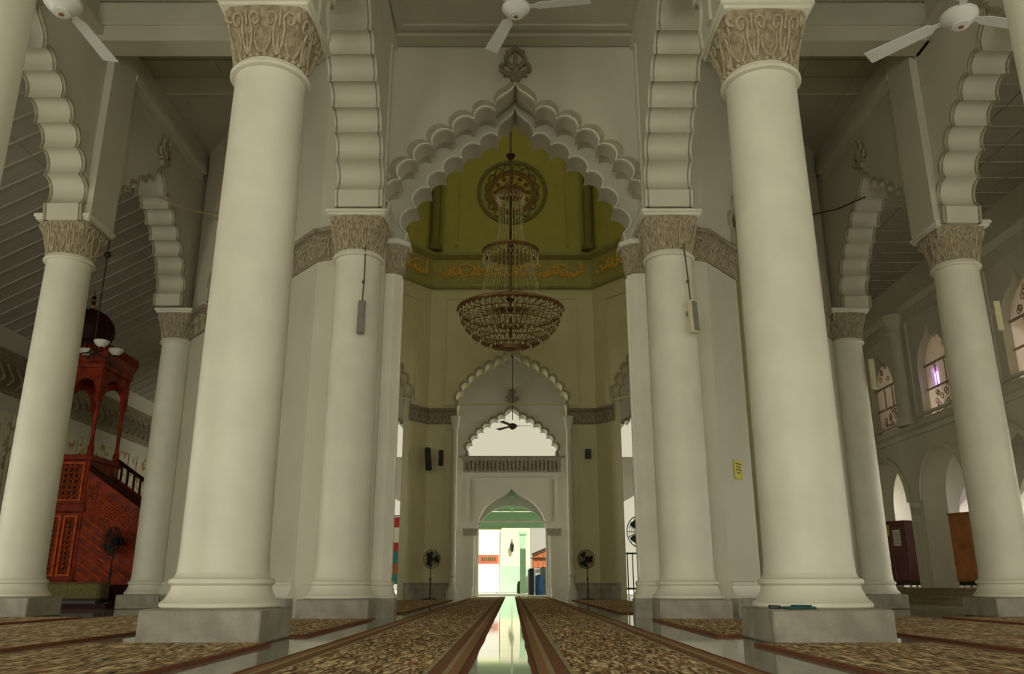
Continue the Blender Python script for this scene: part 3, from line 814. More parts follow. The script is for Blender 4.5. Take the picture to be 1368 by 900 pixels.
for sg in (-1, 1):
    b = MB(); x0, x1 = sorted((sg*1.5, sg*2.1)); b.box(x0, x1, YD-.12, YD+.02, 2.52, 2.78); b.box(min(x0, x1)-.03, x1+.03, YD-.16, YD+.02, 2.72, 2.80); b.build('impost', M['band'], we)
    b = MB(); x0, x1 = sorted((sg*1.52, sg*1.62)); b.lathe([(.09,0),(.09,.3),(.055,.4),(.05,2.5)], sg*1.60, YD-.06, 0, 12); b.build('colonnette', M['plaster'], we)
    b = MB(); b.lathe([(.20,0),(.20,.25),(.16,.30),(.12,.45),(.10,.5),(.085,.6),(.085,5.8),(.13,5.9),(.16,6.1),(.19,6.3)], 0, 0, 0, 20)
    b.ball((0, 0, .78), .12, 10, 6, 1, 1, .7)
    o = b.build('colonnette', M['column'], loc=(sg*2.05, 29.38, 0))
    tag(o, 'slender white colonnette at the edge of the far arch, ' + ('pulpit side' if sg < 0 else 'cabinet side'), 'colonnette', 'colonnettes of the far arch', 'thing')
# corridor ceiling and flanks
b = MB(); b.box(-16, 16, 24, YD+.9, 10.9, 11.1); P = None
b = MB(); b.box(-16, 16, 30.3, YD+.9, 10.4, 10.6); b.box(-16, -7.8, 19.2, 30.3, 10.4, 10.6); b.box(7.8, 16, 19.2, 30.3, 10.4, 10.6)
b.prism([(-7.8, 24.3), (-7.4, 24.3), (-3.0, 30.3), (-7.8, 30.3)], 10.4, 10.6); b.prism([(7.8, 24.3), (7.4, 24.3), (3.0, 30.3), (7.8, 30.3)], 10.4, 10.6)
struct(b, 'ceiling_far_corridor', M['ceil'], 'plain white ceiling of the corridor before the bright doorway', 'ceiling')
# closing wall between outer arcade and far corridor above the ceiling is not visible

# ------------------------------------------------------------------ pulpit-side outer aisle: sloping ceiling and decorated wall
b = MB(); b.box(-13.9, -13.5, -8.4, YD+.5, 0, 7.6)
wq = struct(b, 'wall_pulpit_side', M['plaster'], 'decorated outer wall behind the red wooden pulpit', 'wall')
b = MB()
for k in range(14):
    y = 12 + k*1.75
    b.box(-13.52, -13.46, y+.12, y+1.1, 1.0, 4.9); b.box(-13.52, -13.46, y+1.22, y+1.62, 1.0, 4.9)
b.build('mosaic_panel', M['mosaic'], wq)
b = MB(); b.sweep([(-13.5, 40), (-13.5, -8)][::-1], [(-.02, 5.35), (.06, 5.35), (.08, 5.45), (.05, 5.5), (.05, 6.15), (.16, 6.25), (.22, 6.32), (.22, 6.42), (-.02, 6.42)])
for k in range(60):
    y = 10 + k*.42
    b.tube([(-13.42 + .07*math.sin(q*3), y + .14*math.sin(q*5), 5.55 + .55*q) for q in [t/6 for t in range(7)]], .035, 5)
b.build('frieze', M['band'], wq)
b = MB()
f = lambda u, v, w: (u, v, 7.05 + (u+13.5)*.54 + w)
b.poly([(-13.6, -8.4), (-8.3, -8.4), (-8.3, YD+.5), (-13.6, YD+.5)], [], f, 0, .15)
for k in range(56):
    y = 4 + k*.56
    b.poly([(-13.5, y), (-8.5, y), (-8.5, y+.05), (-13.5, y+.05)], [], f, -.03, .01)
for k in range(5):
    x = -12.8 + k*.95
    b.poly([(x, -8), (x+.035, -8), (x+.035, YD), (x, YD)], [], f, -.012, .01)
cm = mat('battened_ceiling', (0.40, 0.38, 0.31), 0.7, 0.08, 1.5)
struct(b, 'ceiling_pulpit_aisle', cm, 'sloping battened grey ceiling above the pulpit', 'ceiling')
# infill between sloping ceiling and the arcade wall top stays behind the arcade

# podium, pulpit
b = MB(); b.box(-13.4, -8.6, 18.3, 21.6, 0, .1)
o = b.build('pulpit_podium', M['wooddark']); tag(o, 'low dark podium under the red wooden pulpit', 'podium')
mp = empty('pulpit', (-10.8, 20.1, .42), 0, 'tall carved red wooden pulpit with a domed canopy and side stairs', 'pulpit')
W0, W1, D0, D1 = -.72, .90, -.75, .75     # platform box, local
b = MB(); b.box(-.7, 2.2, D0+.02, D1+.4, -.32, .06); b.build('base_block', M['wooddark'], mp)
b = MB(); b.bevbox(W0, W1, D0, D1, .05, 2.95, .02); b.bevbox(W0-.06, W1+.06, D0-.06, D1+.06, 0, .18, .03); b.bevbox(W0-.05, W1+.05, D0-.05, D1+.05, 1.66, 1.86, .02); b.bevbox(W0-.05, W1+.05, D0-.05, D1+.05, 2.86, 3.0, .02)
body = b.build('platform', M['wood'], mp)
def lattice(fmap, u0, u1, z0, z1, parent, m, n=5, name='carved_panel', r=.014):
    b = MB(); t = .05
    b.m = 1; b.poly([(u0+t,z0+t),(u1-t,z0+t),(u1-t,z1-t),(u0+t,z1-t)], [], fmap, -.006, .004); b.m = 0
    b.poly([(u0,z0),(u1,z0),(u1,z1),(u0,z1)], [[(u0+t,z0+t),(u1-t,z0+t),(u1-t,z1-t),(u0+t,z1-t)]], fmap, -.05, .005)
    a, c, d, e = u0+t, u1-t, z0+t, z1-t
    s = (c-a)/n; m_ = max(1, round((e-d)/s))
    h = (e-d)/m_
    for i in range(n):
        for k in range(m_):
            x, z = a+s*(i+.5), d+h*(k+.5)
            b.tube([fmap(x-s*.46, z, -.012), fmap(x, z+h*.46, -.022), fmap(x+s*.46, z, -.012), fmap(x, z-h*.46, -.022)], r, 5, closed=True)
            b.ball(fmap(x, z, -.01), s*.17, 6, 4)
    return b.build(name, [m, M['wooddark']], parent)
f = lambda u, v, w: (u, D0+w, v)
lattice(f, -.05, .82, 1.92, 2.82, body, M['woodcut'], 6); lattice(f, -.05, .45, .25, 1.6, body, M['woodcut'], 4); lattice(f, .5, .82, .25, 1.6, body, M['woodcut'], 2); lattice(f, -.66, -.12, .25, 1.6, body, M['woodcut'], 4); lattice(f, -.66, -.12, 1.92, 2.82, body, M['woodcut'], 4)
# stair flank
b = MB(); prof = [(W1, .05), (2.25, .05), (2.25, 1.72), (W1, 2.62)]
b.poly(prof, [], f, .02, .14); b.poly(prof, [], f, 1.34, 1.46)
st = b.build('stair_flank', M['wood'], mp)
b = MB()
for k in range(8):
    z = 2.2 - k*.27; x0 = W1 + k*.165
    b.box(x0, x0+.19, D0+.14, D1-.14, .05, z)
b.build('stair_steps', M['wooddark'], mp)
b = MB()
for k in range(7):       # slanting mouldings
    u = W1 + .05; z = 1.55 - k*.20
    ue = min(2.2, u + (z-.15)/.66 if z > .15 else u)
    b.tube([(u, D0+.01, z), (ue, D0+.01, z - (ue-u)*.66)], .018, 5)
for k in range(5):
    for i in range(11):
        u = W1 + .1 + i*.118; z = 2.32 - (u-W1)*.67 - k*.15
        if z > .7: b.tube([(u-.05, D0+.01, z), (u, D0-.005, z+.05), (u+.05, D0+.01, z), (u, D0-.005, z-.05)], .016, 5, closed=True)
b.build('carved_lattice', M['woodcut'], st)
b = MB(); b.tube([(W1-.02, D0+.08, 2.72), (2.28, D0+.08, 1.82)], .05, 8); b.build('handrail', M['wooddark'], mp)
b = MB(); b.tube([(W1-.02, D1-.08, 3.05), (2.28, D1-.08, 2.10)], .05, 8)
for k in range(8):
    u = W1 + .1 + k*.17; b.tube([(u, D1-.08, 2.1-(u-W1)*.66), (u, D1-.08, 3.0-(u-W1)*.66)], .03, 6)
b.build('handrail', M['wooddark'], mp)
for x in (W0+.10, W1-.08):
    for y in (D0+.10, D1-.10):
        b = MB(); b.lathe([(.075,2.98),(.075,3.2),(.05,3.26),(.045,3.5),(.055,4.3),(.05,4.42),(.09,4.5),(.09,4.6)], x, y, 0, 14); b.build('post', M['wood'], mp)
CZ = 4.45
for f2, L0, L1_ in ((lambda u, v, w: (u, D0+.04+w, v), W0, W1), (lambda u, v, w: (W1-.02-w, u, v), D0, D1), (lambda u, v, w: (u, D1-.16+w, v), W0, W1), (lambda u, v, w: (W0+.02+w, u, v), D0, D1)):
    b = MB(); cu = (L0+L1_)/2; w = (L1_-L0)/2 - .20
    if L0 == W0:     # two arches on the long side
        pr = []
        for c2 in (cu-.39, cu+.39): pr += [(c2-.30, CZ-.15)] + circ_arch(c2, .30, CZ, 12, .42) + [(c2+.30, CZ-.15)]
    else: pr = [(cu-w, CZ-.15)] + circ_arch(cu, w, CZ, 14, .50) + [(cu+w, CZ-.15)]
    b.poly([(L0+.0, CZ-.15)] + pr + [(L1_, CZ-.15), (L1_, 5.15), (L0, 5.15)], [], f2, 0, .10)
    b.build('canopy_arch', M['wood'], mp)
for x in (.09,):
    for y in (D0+.10,):
        b = MB(); b.lathe([(.06,2.98),(.06,3.2),(.04,3.26),(.04,4.35),(.08,4.45),(.08,4.6)], x, y, 0, 12); b.build('post', M['wood'], mp)
b = MB(); q = [(W0,D0),(W1,D0),(W1,D1),(W0,D1)]
b.sweep(q, [(-.3, 5.12), (.02, 5.12), (.04, 5.2), (.02, 5.24), (.02, 5.32), (.07, 5.42), (.085, 5.5), (-.3, 5.5)], closed=True)
for k in range(14):
    t = k/13
    for (x, y) in ((W0+(W1-W0)*t, D0-.08), (W0+(W1-W0)*t, D1+.08), (W1+.08, D0+(D1-D0)*t), (W0-.08, D0+(D1-D0)*t)):
        b.lathe([(.055,5.5),(.055,5.58),(.03,5.66),(.002,5.72)], x, y, 0, 6)
b.prism([(W0,D0),(W1,D0),(W1,D1),(W0,D1)], 5.42, 5.5)
b.build('canopy_cornice', M['wood'], mp)
b = MB(); b.lathe([(.74,5.5),(.74,5.62),(.64,5.66),(.62,5.85),(.56,5.88),(.50,5.95),(.53,6.02),(.58,6.15),(.585,6.3),(.54,6.47),(.43,6.63),(.27,6.75),(.12,6.82),(.05,6.87),(.05,7.2)], 0, 0, 0, 32)
for k in range(16):
    a = 2*PI*k/16; b.tube([(r*math.cos(a), r*math.sin(a), z) for r, z in ((.535,6.02),(.585,6.15),(.59,6.3),(.545,6.47),(.435,6.63),(.275,6.75),(.125,6.82))], .016, 5)
b.build('dome', M['wooddark'], mp)
b = MB(); b.lathe([(.05,6.85),(.07,6.93),(.03,7.0),(.06,7.09),(.02,7.17),(.035,7.25),(.004,7.45)], 0, 0, 0, 12); b.build('finial', M['goldred'], mp)

# padded bench in front of the pulpit
e = empty('padded_bench', (-9.46, 18.62, .1), 0, 'low olive carpet-covered bench at the foot of the pulpit', 'bench')
b = MB(); b.bevbox(-.66, .66, -.25, .25, .06, .44, .05); b.build('cushion', M['matolive'], e)
b = MB(); b.box(-.58, .58, -.2, .2, 0, .07); b.build('bench_base', M['black'], e)

# ------------------------------------------------------------------ cabinet-side outer wall
XR = 12.0
b = MB(); holes = []
poly = [(-8.4, 0)]
for cy in (4.0, 7.4, 10.8, 14.0, 17.0, 20.05, 23.1, 26.55):
    poly += [(cy-1.30, .4), ] if False else []
    poly += [(cy-1.30, 0)] + [(cy-1.30, 2.7)] + circ_arch(cy, 1.30, 2.85, 16, 1.38) + [(cy+1.30, 2.7), (cy+1.30, 0)]
poly += [(YD, 0), (YD, 9.6), (-8.4, 9.6)]
for cy in (14.4, 18.4, 22.75, 26.1, 29.8):
    a = smooth_arch(cy, .85, 6.5, 1.25, 14, .25)
    holes.append([(cy-.85, 5.15)] + a + [(cy+.85, 5.15)])
b.poly(poly, holes, SD(XR), 0, .7)
wr = struct(b, 'wall_cabinet_side', M['plaster'], 'outer wall with arched openings below and pointed windows above, behind the cabinets', 'wall')
b = MB()
b.sweep([(XR, 36), (XR, -8)], [(-.02, 4.72), (.05, 4.72), (.08, 4.85), (.18, 4.92), (.18, 5.02), (.06, 5.06), (-.02, 5.06)])
b.sweep([(XR, 36), (XR, -8)], [(-.02, 8.45), (.06, 8.45), (.10, 8.55), (.16, 8.62), (.16, 8.70), (-.02, 8.70)])
b.build('string_course', M['plaster'], wr)
b = MB()
for cy in (4.0, 7.4, 10.8, 14.0, 17.0, 20.05, 23.1, 26.55):
    a = circ_arch(cy, 1.30, 2.85, 16, 1.38); c2 = circ_arch(cy, 1.42, 2.85, 16, 1.50)
    b.poly(a + c2[::-1], [], SD(XR), -.08, .02)
b.build('arch_moulding', M['plaster'], wr)
for cy in (14.4, 18.4, 22.75, 26.1):
    frame_panel(SD(XR), cy-1.25, cy+1.25, 5.2, 8.2, wr, M['plaster'], .08, .06, 'window_frame')
    b = MB()     # carved screen filling the window
    X = XR + .22
    small = [(cy+.16, 6.0), (cy+.50, 6.0), (cy+.50, 6.38), (cy+.16, 6.38)]
    o_ = [(cy-.84, 5.16)] + smooth_arch(cy, .84, 6.5, 1.24, 14, .25) + [(cy+.84, 5.16)]
    b.poly(o_, [small] if cy == 22.75 else [], SD(X), 0, .06)
    b.box(X-.04, X, cy-.84, cy+.84, 6.62, 6.68); b.box(X-.04, X, cy-.84, cy+.84, 5.92, 5.97)
    b.box(X-.03, X, cy-.30, cy-.26, 5.9, 6.6); b.box(X-.03, X, cy+.24, cy+.28, 5.9, 6.6)
    scr = b.build('window_screen', M['screen'], wr)
    b = MB(); rnd = random.Random(int(cy*10))
    for k in range(26):
        y, z = cy + rnd.uniform(-.6, .6), rnd.choice([rnd.uniform(5.25, 5.85), rnd.uniform(6.8, 7.5)])
        if z > 6.5 and abs(y-cy) > .55 - (z-6.8)*.5: continue
        b.ring((X-.01, y, z), .075, .014, 10, 4, axis='x')
    b.build('window_tracery', M['goldred'] if cy == 26.1 else M['band'], scr)
b = MB(); b.box(XR+.29, XR+.31, 22.9, 23.25, 5.98, 6.46); b.build('glowing_pane', M['violet'], wr)
b = MB(); b.lathe([(.34,5.05),(.34,5.25),(.28,5.35),(.26,5.5),(.25,7.9),(.29,7.95),(.29,8.0),(.26,8.05),(.32,8.3),(.40,8.45),(.40,8.52)], XR-.02, 24.55, 0, 24)
tag(b.build('half_column', M['plaster']), 'white half column between the pointed windows above the cabinets', 'column', kind='thing')
for cy in (15.5, 18.52, 21.57, 24.85):
    b = MB(); b.lathe([(.26,0),(.26,.55),(.2,.62),(.17,.7),(.16,2.35),(.19,2.4),(.19,2.44),(.17,2.46),(.24,2.64),(.27,2.66),(.27,2.78)], XR+.1, cy, 0, 20)
    if cy == 24.85: tag(b.build('arcade_column', M['plaster']), 'short white column between the dark red cabinet and the orange-brown cabinet', 'column', kind='thing')
    else: b.build('arcade_column', M['plaster'], wr)
b = MB(); b.box(8.3, XR+.7, -8.4, YD+.5, 9.55, 9.75)
for k in range(40):
    y = 6 + k*.75; b.box(8.5, XR, y, y+.045, 9.52, 9.56)
for k in range(4): b.box(8.9+k*.85, 8.94+k*.85, -8, YD, 9.53, 9.56)
struct(b, 'ceiling_cabinet_aisle', cm, 'flat battened grey ceiling above the cabinets', 'ceiling')
# verandah behind the arcade
b = MB(); holes = []
for cy in (13.8, 16.75, 19.7, 22.75, 26.2, 29.6, 33):
    a = smooth_arch(cy+1.2, 1.1, 2.7, 1.3, 12, .2); holes.append([(cy+.10, 1.0)] + a + [(cy+2.3, 1.0)])
b.poly([(-8.4, 0), (38, 0), (38, 5.2), (-8.4, 5.2)], holes, SD(15.2), 0, .3)
wv_ = struct(b, 'wall_verandah', M['plaster'], 'outer verandah wall with arched windows seen through the openings above the cabinets', 'wall')
b = MB(); b.box(15.3, 15.36, 27.75, 28.05, 2.55, 3.15); b.build('glowing_pane', M['violet'], wv_)  # added glowing pane that paints a violet highlight in the window
b = MB(); b.box(12.5, 15.6, -8.4, 38, 5.0, 5.2); struct(b, 'ceiling_verandah', M['ceil'], 'low verandah ceiling seen through the arches above the cabinets', 'ceiling')
b = MB(); b.box(11.55, 15.3, 10, 34, 0, .40)
for k in range(3): b.box(10.7 + k*.28, 11.6, 17, 25, 0, .10*(k+1))
struct(b, 'floor_steps', M['steps'], 'carpeted steps rising to the cabinets', 'steps')

def cabinet(loc, rz, w, d, h, m, label, red):
    e = empty('cabinet', loc, rz, label, 'cabinet', 'cabinets under the side arches')
    b = MB(); b.bevbox(-w/2, w/2, -d/2, d/2, .16, h, .015); b.bevbox(-w/2-.02, w/2+.02, -d/2-.02, d/2+.02, h-.05, h, .01); b.build('carcass', m, e)
    b = MB(); b.box(-w/2+.03, w/2-.03, -d/2+.03, d/2-.03, .07, .16); b.build('plinth_base', M['black'], e)
    for s in (-1, 1):
        b = MB(); b.bevbox(min(s*.01, s*(w/2-.03)), max(s*.01, s*(w/2-.03)), -d/2-.02, -d/2+.005, .2, h-.08, .006); dr_ = b.build('door', m, e)
        b = MB(); b.box(min(s*.03, s*.06), max(s*.03, s*.06), -d/2-.045, -d/2-.015, h*.5, h*.58); b.build('handle', M['bronze'], dr_)
        for y in (-1, 1):
            b = MB(); b.ring((s*(w/2-.12), y*(d/2-.1), .045), .03, .016, 14, 6, axis='x'); b.build('caster', M['white'], e)
    if red:
        b = MB(); b.box(.05, .30, -d/2-.028, -d/2-.018, h*.62, h*.86); b.build('paper_sheet', M['paper'], e)
        b = MB()
        for k in range(7): b.box(.08, .27, -d/2-.031, -d/2-.027, h*.65 + k*.055, h*.65 + k*.055 + .016)
        b.build('paper_print', M['ink'], e)
        b = MB(); b.box(-.16, -.06, -d/2-.028, -d/2-.018, h*.78, h*.94); b.build('yellow_slip', M['yellow'], e)
    return e
cabinet((12.0, 26.35, .40), -1.05, .95, .5, 1.98, M['cabred'], 'dark red cabinet with a white paper sheet on its front', True)
cabinet((12.05, 22.42, .40), -1.05, .58, .5, 1.92, M['cabbrown'], 'plain orange-brown cabinet beside the outer column', False)

# ------------------------------------------------------------------ chandelier
ch = empty('chandelier', (-.04, 21.4, 0), 0, 'three-tiered crystal chandelier hanging in the middle of the domed hall', 'chandelier')
b = MB(); b.tube([(0,0,6.9), (0,0,19.6)], .035, 8); b.lathe([(.03,12.25),(.08,12.32),(.13,12.40),(.135,12.43),(.03,12.45)], 0, 0, 0, 16); b.lathe([(.03,9.5),(.09,9.6),(.03,9.75)],0,0,0,12); b.lathe([(.03,7.9),(.12,8.0),(.05,8.2),(.03,8.3)],0,0,0,12); b.build('suspension_rod', M['bronzedk'], ch)
def tier(R, z, rt, spokes, name):
    b = MB(); b.ring((0,0,z), R, rt, 56, 8); b.ring((0,0,z-.07), R*.985, rt*.6, 56, 6)
    for k in range(spokes):
        a = 2*PI*k/spokes; b.tube([(.03*math.cos(a), .03*math.sin(a), z+.05), (R*.5*math.cos(a), R*.5*math.sin(a), z-.05), (R*math.cos(a), R*math.sin(a), z)], .014, 5)
    return b.build(name, M['bronze'], ch)
tier(.40, 11.25, .03, 10, 'top_ring'); tier(.77, 9.41, .038, 14, 'middle_ring'); tier(1.43, 7.67, .05, 28, 'lower_ring')
def strands(R0, z0, R1, z1, n, sag, name, beads):
    b = MB()
    for k in range(n):
        a = 2*PI*k/n; pts = []
        for i in range(beads+1):
            t = i/beads; r = R0 + (R1-R0)*t - sag*math.sin(PI*t); pts.append((r*math.cos(a), r*math.sin(a), z0 + (z1-z0)*t))
        b.tube(pts, .0055, 4)
        for i in range(1, beads, 2): b.ball(pts[i], .016, 5, 3)
    return b.build(name, M['crystal'], ch)
strands(.40, 11.2, .45, 9.45, 22, .10, 'crystal_curtain', 14)
strands(.60, 9.35, .95, 7.72, 32, .05, 'crystal_curtain', 16)
def fringe(R, z, n, ln, name):
    b = MB()
    for k in range(n):
        a = 2*PI*k/n; x, y = R*math.cos(a), R*math.sin(a)
        b.tube([(x, y, z), (x, y, z-ln)], .006, 4); b.ball((x, y, z-ln), .022, 5, 4, 1, 1, 1.7)
    return b.build(name, M['crystal'], ch)
fringe(.40, 11.2, 24, .22, 'crystal_fringe'); fringe(.77, 9.36, 40, .24, 'crystal_fringe')
b = MB()
BP = [(1.42, 7.62), (1.37, 7.42), (1.25, 7.18), (1.07, 6.97), (.83, 6.80), (.55, 6.68), (.26, 6.61)]
for k in range(52):
    a = 2*PI*k/52; b.tube([(r*math.cos(a), r*math.sin(a), z) for r, z in BP], .009, 4)
for r, z in BP: b.ring((0,0,z), r, .016, 48, 5)
b.lathe([(.30,6.62),(.28,6.56),(.16,6.52),(.02,6.50)], 0, 0, 0, 16)
bo = b.build('basket', M['bronze'], ch)
b = MB()
for q, (r, z) in enumerate(BP[:-1]):
    n = max(10, int(r*32))
    for k in range(n):
        a = 2*PI*(k+.5*(q % 2))/n; b.ball((r*math.cos(a), r*math.sin(a), z-.05), .028, 5, 4, 1, 1, 1.8)
for k in range(26):
    a = 2*PI*k/26; b.tube([(.15*math.cos(a), .15*math.sin(a), 7.55), (.7*math.cos(a), .7*math.sin(a), 7.35), (1.35*math.cos(a), 1.35*math.sin(a), 7.6)], .016, 4)
o = b.build('crystal_drops', M['crystal'], bo); o['kind'] = 'stuff'

# ------------------------------------------------------------------ ceiling fans
def make_cfan(label, R=1.12, rod=1.2):
    e = empty('ceiling_fan', (0,0,0), 0, label, 'ceiling fan', 'white three-bladed ceiling fans')
    b = MB(); b.tube([(0,0,.12), (0,0,rod)], .018, 8); b.lathe([(.02,rod-.1),(.09,rod-.04),(.10,rod)], 0, 0, 0, 14); b.build('downrod', M['white'], e)
    b = MB(); b.lathe([(.02,-.10),(.10,-.10),(.12,-.085),(.17,-.05),(.21,0),(.21,.04),(.17,.08),(.10,.12),(.03,.14)], 0, 0, 0, 28); b.lathe([(.06,-.13),(.10,-.12),(.10,-.09)], 0, 0, 0, 20); b.build('motor_housing', M['white'], e)
    b = MB(); b.lathe([(.012,-.145),(.03,-.14),(.035,-.12)], 0, 0, 0, 10); b.build('cap_screw', M['goldred'], e)
    for k in range(3):
        a = 2*PI*k/3; b = MB(); c, s = math.cos(a), math.sin(a)
        vs = []
        for r, hw, tz in ((.16,.03,0),(.30,.045,0),(.34,.085,.012),(R,.105,.02)):
            for sg, up in ((-1, .0), (1, .0)):
                for dz in (0, .012):
                    x, y = r, sg*hw; vs.append((x*c - y*s, x*s + y*c, .02 + sg*tz + dz))
        fs = []
        for i in range(3):
            o = i*4; fs += [(o, o+4, o+6, o+2), (o+1, o+3, o+7, o+5), (o, o+1, o+5, o+4), (o+2, o+6, o+7, o+3)]
        fs += [(0, 2, 3, 1), (12, 13, 15, 14)]
        b.add(vs, fs); b.build('blade', M['white'], e)
    return e
cf = make_cfan('white ceiling fan hanging above the tip of the main arch', rod=1.42)
cf.location = (.06, 10.45, 8.78); cf.rotation_euler = (0, 0, math.radians(111))
dup(cf, (-5.28, 8.15, 7.02), math.radians(88), 'white ceiling fan over the aisle rugs, pulpit side', sc=(1,1,2.75))
dup(cf, (5.38, 8.38, 7.02), math.radians(132), 'white ceiling fan over the aisle rugs, cabinet side', sc=(1,1,2.75))
for o in [o for o in bpy.data.objects if o.name.startswith('ceiling_fan') and o.parent is None and o.scale[2] > 2]:
    o.scale = (1,1,1)
    for c in o.children:
        if c.name.startswith('downrod'): c.scale = (1, 1, 2.77)
d = dup(cf, (.02, 33.0, 6.62), math.radians(5), 'small fan in painted silhouette hanging in front of the bright scalloped lunette', sc=(.95,.95,.95))
for c in d.children:
    if c.name.startswith('downrod'): c.scale = (1, 1, 2.28)
    c.data = c.data.copy(); c.data.materials[0] = M['bronzedk']  # dark colour paints the fan's backlit silhouette

# lamp hanging by the pulpit dome
lp = empty('hanging_lamp', (-9.62, 18.2, 0), 0, 'lamp with white glass shades hanging on a dark rod by the pulpit dome', 'lamp')
b = MB(); b.tube([(0,0,5.6), (0,0,9.05)], .014, 6); b.ball((0,0,8.0), .08, 10, 8); b.ball((0,0,5.6), .09, 10, 8)
for k in range(4):
    a = PI/4 + k*PI/2; b.tube([(0,0,5.6), (.3*math.cos(a), .3*math.sin(a), 5.5), (.5*math.cos(a), .5*math.sin(a), 5.62)], .02, 6)
b.build('lamp_rod', M['bronzedk'], lp)
for k in range(4):
    a = PI/4 + k*PI/2; b = MB(); b.lathe([(.05,5.62),(.10,5.65),(.16,5.72),(.17,5.76),(.15,5.75),(.09,5.68)], .5*math.cos(a), .5*math.sin(a), 0, 16, cap=False); b.build('lamp_shade', M['white'], lp)

# ------------------------------------------------------------------ standing fans
def make_sfan(label, rz=0, H=1.30):
    e = empty('pedestal_fan', (0,0,0), rz, label, 'standing fan', 'black pedestal fans')
    b = MB(); b.lathe([(.24,0),(.24,.025),(.20,.045),(.05,.06),(.04,.1)], 0, 0, 0, 24); b.build('fan_base', M['black'], e)
    b = MB(); b.lathe([(.022,.06),(.022,.6),(.032,.62),(.032,.7),(.016,.72),(.016,H-.05)], 0, 0, 0, 12); b.build('pole', M['black'], e)
    b = MB(); b.lathe([(.04,-.02),(.09,0),(.10,.05),(.10,.16),(.07,.22),(.02,.24)], 0, 0, 0, 16)
    b.v = [(x, z, H + y) for x, y, z in b.v]; b.build('motor', M['black'], e)
    b = MB()
    for r in (.30, .24, .18, .12, .06): b.ring((0, -.05, H), r, .006 if r < .3 else .012, 32, 5, axis='y'); b.ring((0, -.14, H), r*.97, .005, 32, 5, axis='y')
    for k in range(16):
        a = 2*PI*k/16; b.tube([(.04*math.cos(a), -.15, H+.04*math.sin(a)), (.28*math.cos(a), -.14, H+.28*math.sin(a)), (.30*math.cos(a), -.05, H+.30*math.sin(a)), (.06*math.cos(a), -.0, H+.06*math.sin(a))], .004, 4)
    b.build('guard', M['black'], e)
    for k in range(3):
        b = MB(); a0 = 2*PI*k/3; vs = []
        for i in range(6):
            r = .05 + .22*i/5
            for sg in (-1, 1):
                a = a0 + sg*(.30 + .28*math.sin(PI*i/5*.8)); y = -.09 + sg*.025
                vs += [(r*math.cos(a), y, H + r*math.sin(a)), (r*math.cos(a), y+.006, H + r*math.sin(a))]
        fs = []
        for i in range(5):
            o = i*4; fs += [(o, o+2, o+6, o+4), (o+1, o+5, o+7, o+3), (o, o+4, o+5, o+1), (o+2, o+3, o+7, o+6)]
        b.add(vs, fs); b.build('fan_blade', M['black'], e)
    return e
sf = make_sfan('black standing fan at the far pier, pulpit side of the bright doorway')
sf.location = (-2.72, 28.6, 0); sf.rotation_euler = (0, 0, math.radians(32))
dup(sf, (2.52, 28.6, 0), math.radians(-32), 'black standing fan at the far pier, cabinet side of the bright doorway')
dup(sf, (4.06, 27.0, 0), math.radians(-14), 'tall black standing fan against the bright slit beside the slim pilaster, cabinet side', sc=(1.25,1.25,1.62))
dup(sf, (-8.92, 19.02, .1), math.radians(-30), 'dark standing fan in front of the carved pulpit stairs', sc=(.95,.95,1.02))

# ------------------------------------------------------------------ speakers, notice, small things
def speaker(loc, rz, tilt, s, m, label, cable=0, gz=None):
    e = empty('speaker', loc, rz, label, 'speaker', 'wall speakers', sc=s)
    e.rotation_euler = (tilt, 0, rz)
    b = MB(); b.bevbox(-.06, .06, -.05, .05, -.28, .28, .012); b.build('speaker_box', m, e)
    b = MB(); b.bevbox(-.048, .048, -.058, -.048, -.25, .25, .004)
    for k in range(16): b.box(-.044, .044, -.062, -.057, -.235+k*.03, -.228+k*.03)
    b.build('speaker_grille', M['grey'] if m is not M['black'] else M['black'], e)
    b = MB(); b.box(-.03, .03, .05, .13, .05, .12); b.build('wall_bracket', M['grey'], e)
    if cable:
        b = MB(); b.tube([(0, .03, .27), (.01, .05, .27+cable*.5), (0, .06, .27+cable)], .012, 5); b.ball((0, .05, .27+cable*.35), .03, 6, 5); b.build('cable', M['ink'], e)
    return e
speaker((-2.43, 12.62, 4.62), math.radians(8), math.radians(-3.0), (1,1,1), M['grey'], 'slim grey speaker hung by a cable on the main arch column, pulpit side', 1.05)
speaker((2.92, 12.60, 4.62), math.radians(28), math.radians(-3.0), (1.15,1,1), M['cream'], 'slim cream speaker hung by a cable on the main arch column, cabinet side', 1.05)
speaker((8.62, 13.86, 5.05), math.radians(60), 0, (1,1,.95), M['cream'], 'slim cream speaker on the column beside the orange-brown cabinet')
speaker((8.25, 18.28, 5.1), math.radians(60), 0, (1.2,1.2,1.25), M['cream'], 'slim yellowish speaker on the engaged column next to the dark red cabinet')
speaker((-2.95, 29.0, 4.72), math.radians(25), math.radians(-14), (1.6,1.6,1.5), M['black'], 'large tilted black speaker on the far pier, pulpit side')
speaker((-2.53, 29.28, 4.80), 0, math.radians(-6), (1.3,1.3,1.0), M['black'], 'small upright black speaker on the far pier, pulpit side')
speaker((2.72, 29.34, 4.95), 0, 0, (1.7,1.4,.6), M['black'], 'small square dark speaker on the far pier, cabinet side')
fmN = SEG(OI[1], OI[2])
e = empty('notice', fmN(.62, 2.35, TH+.012), 0, 'small yellow notice on the angled wall beside the main arch, cabinet side', 'notice')
d = (Vector(OI[2])-Vector(OI[1])).normalized(); e.rotation_euler = (0, 0, math.atan2(d.y, d.x))
b = MB(); b.box(-.15, .15, -.008, .006, -.16, .16); b.build('card', M['yellow'], e)
b = MB()
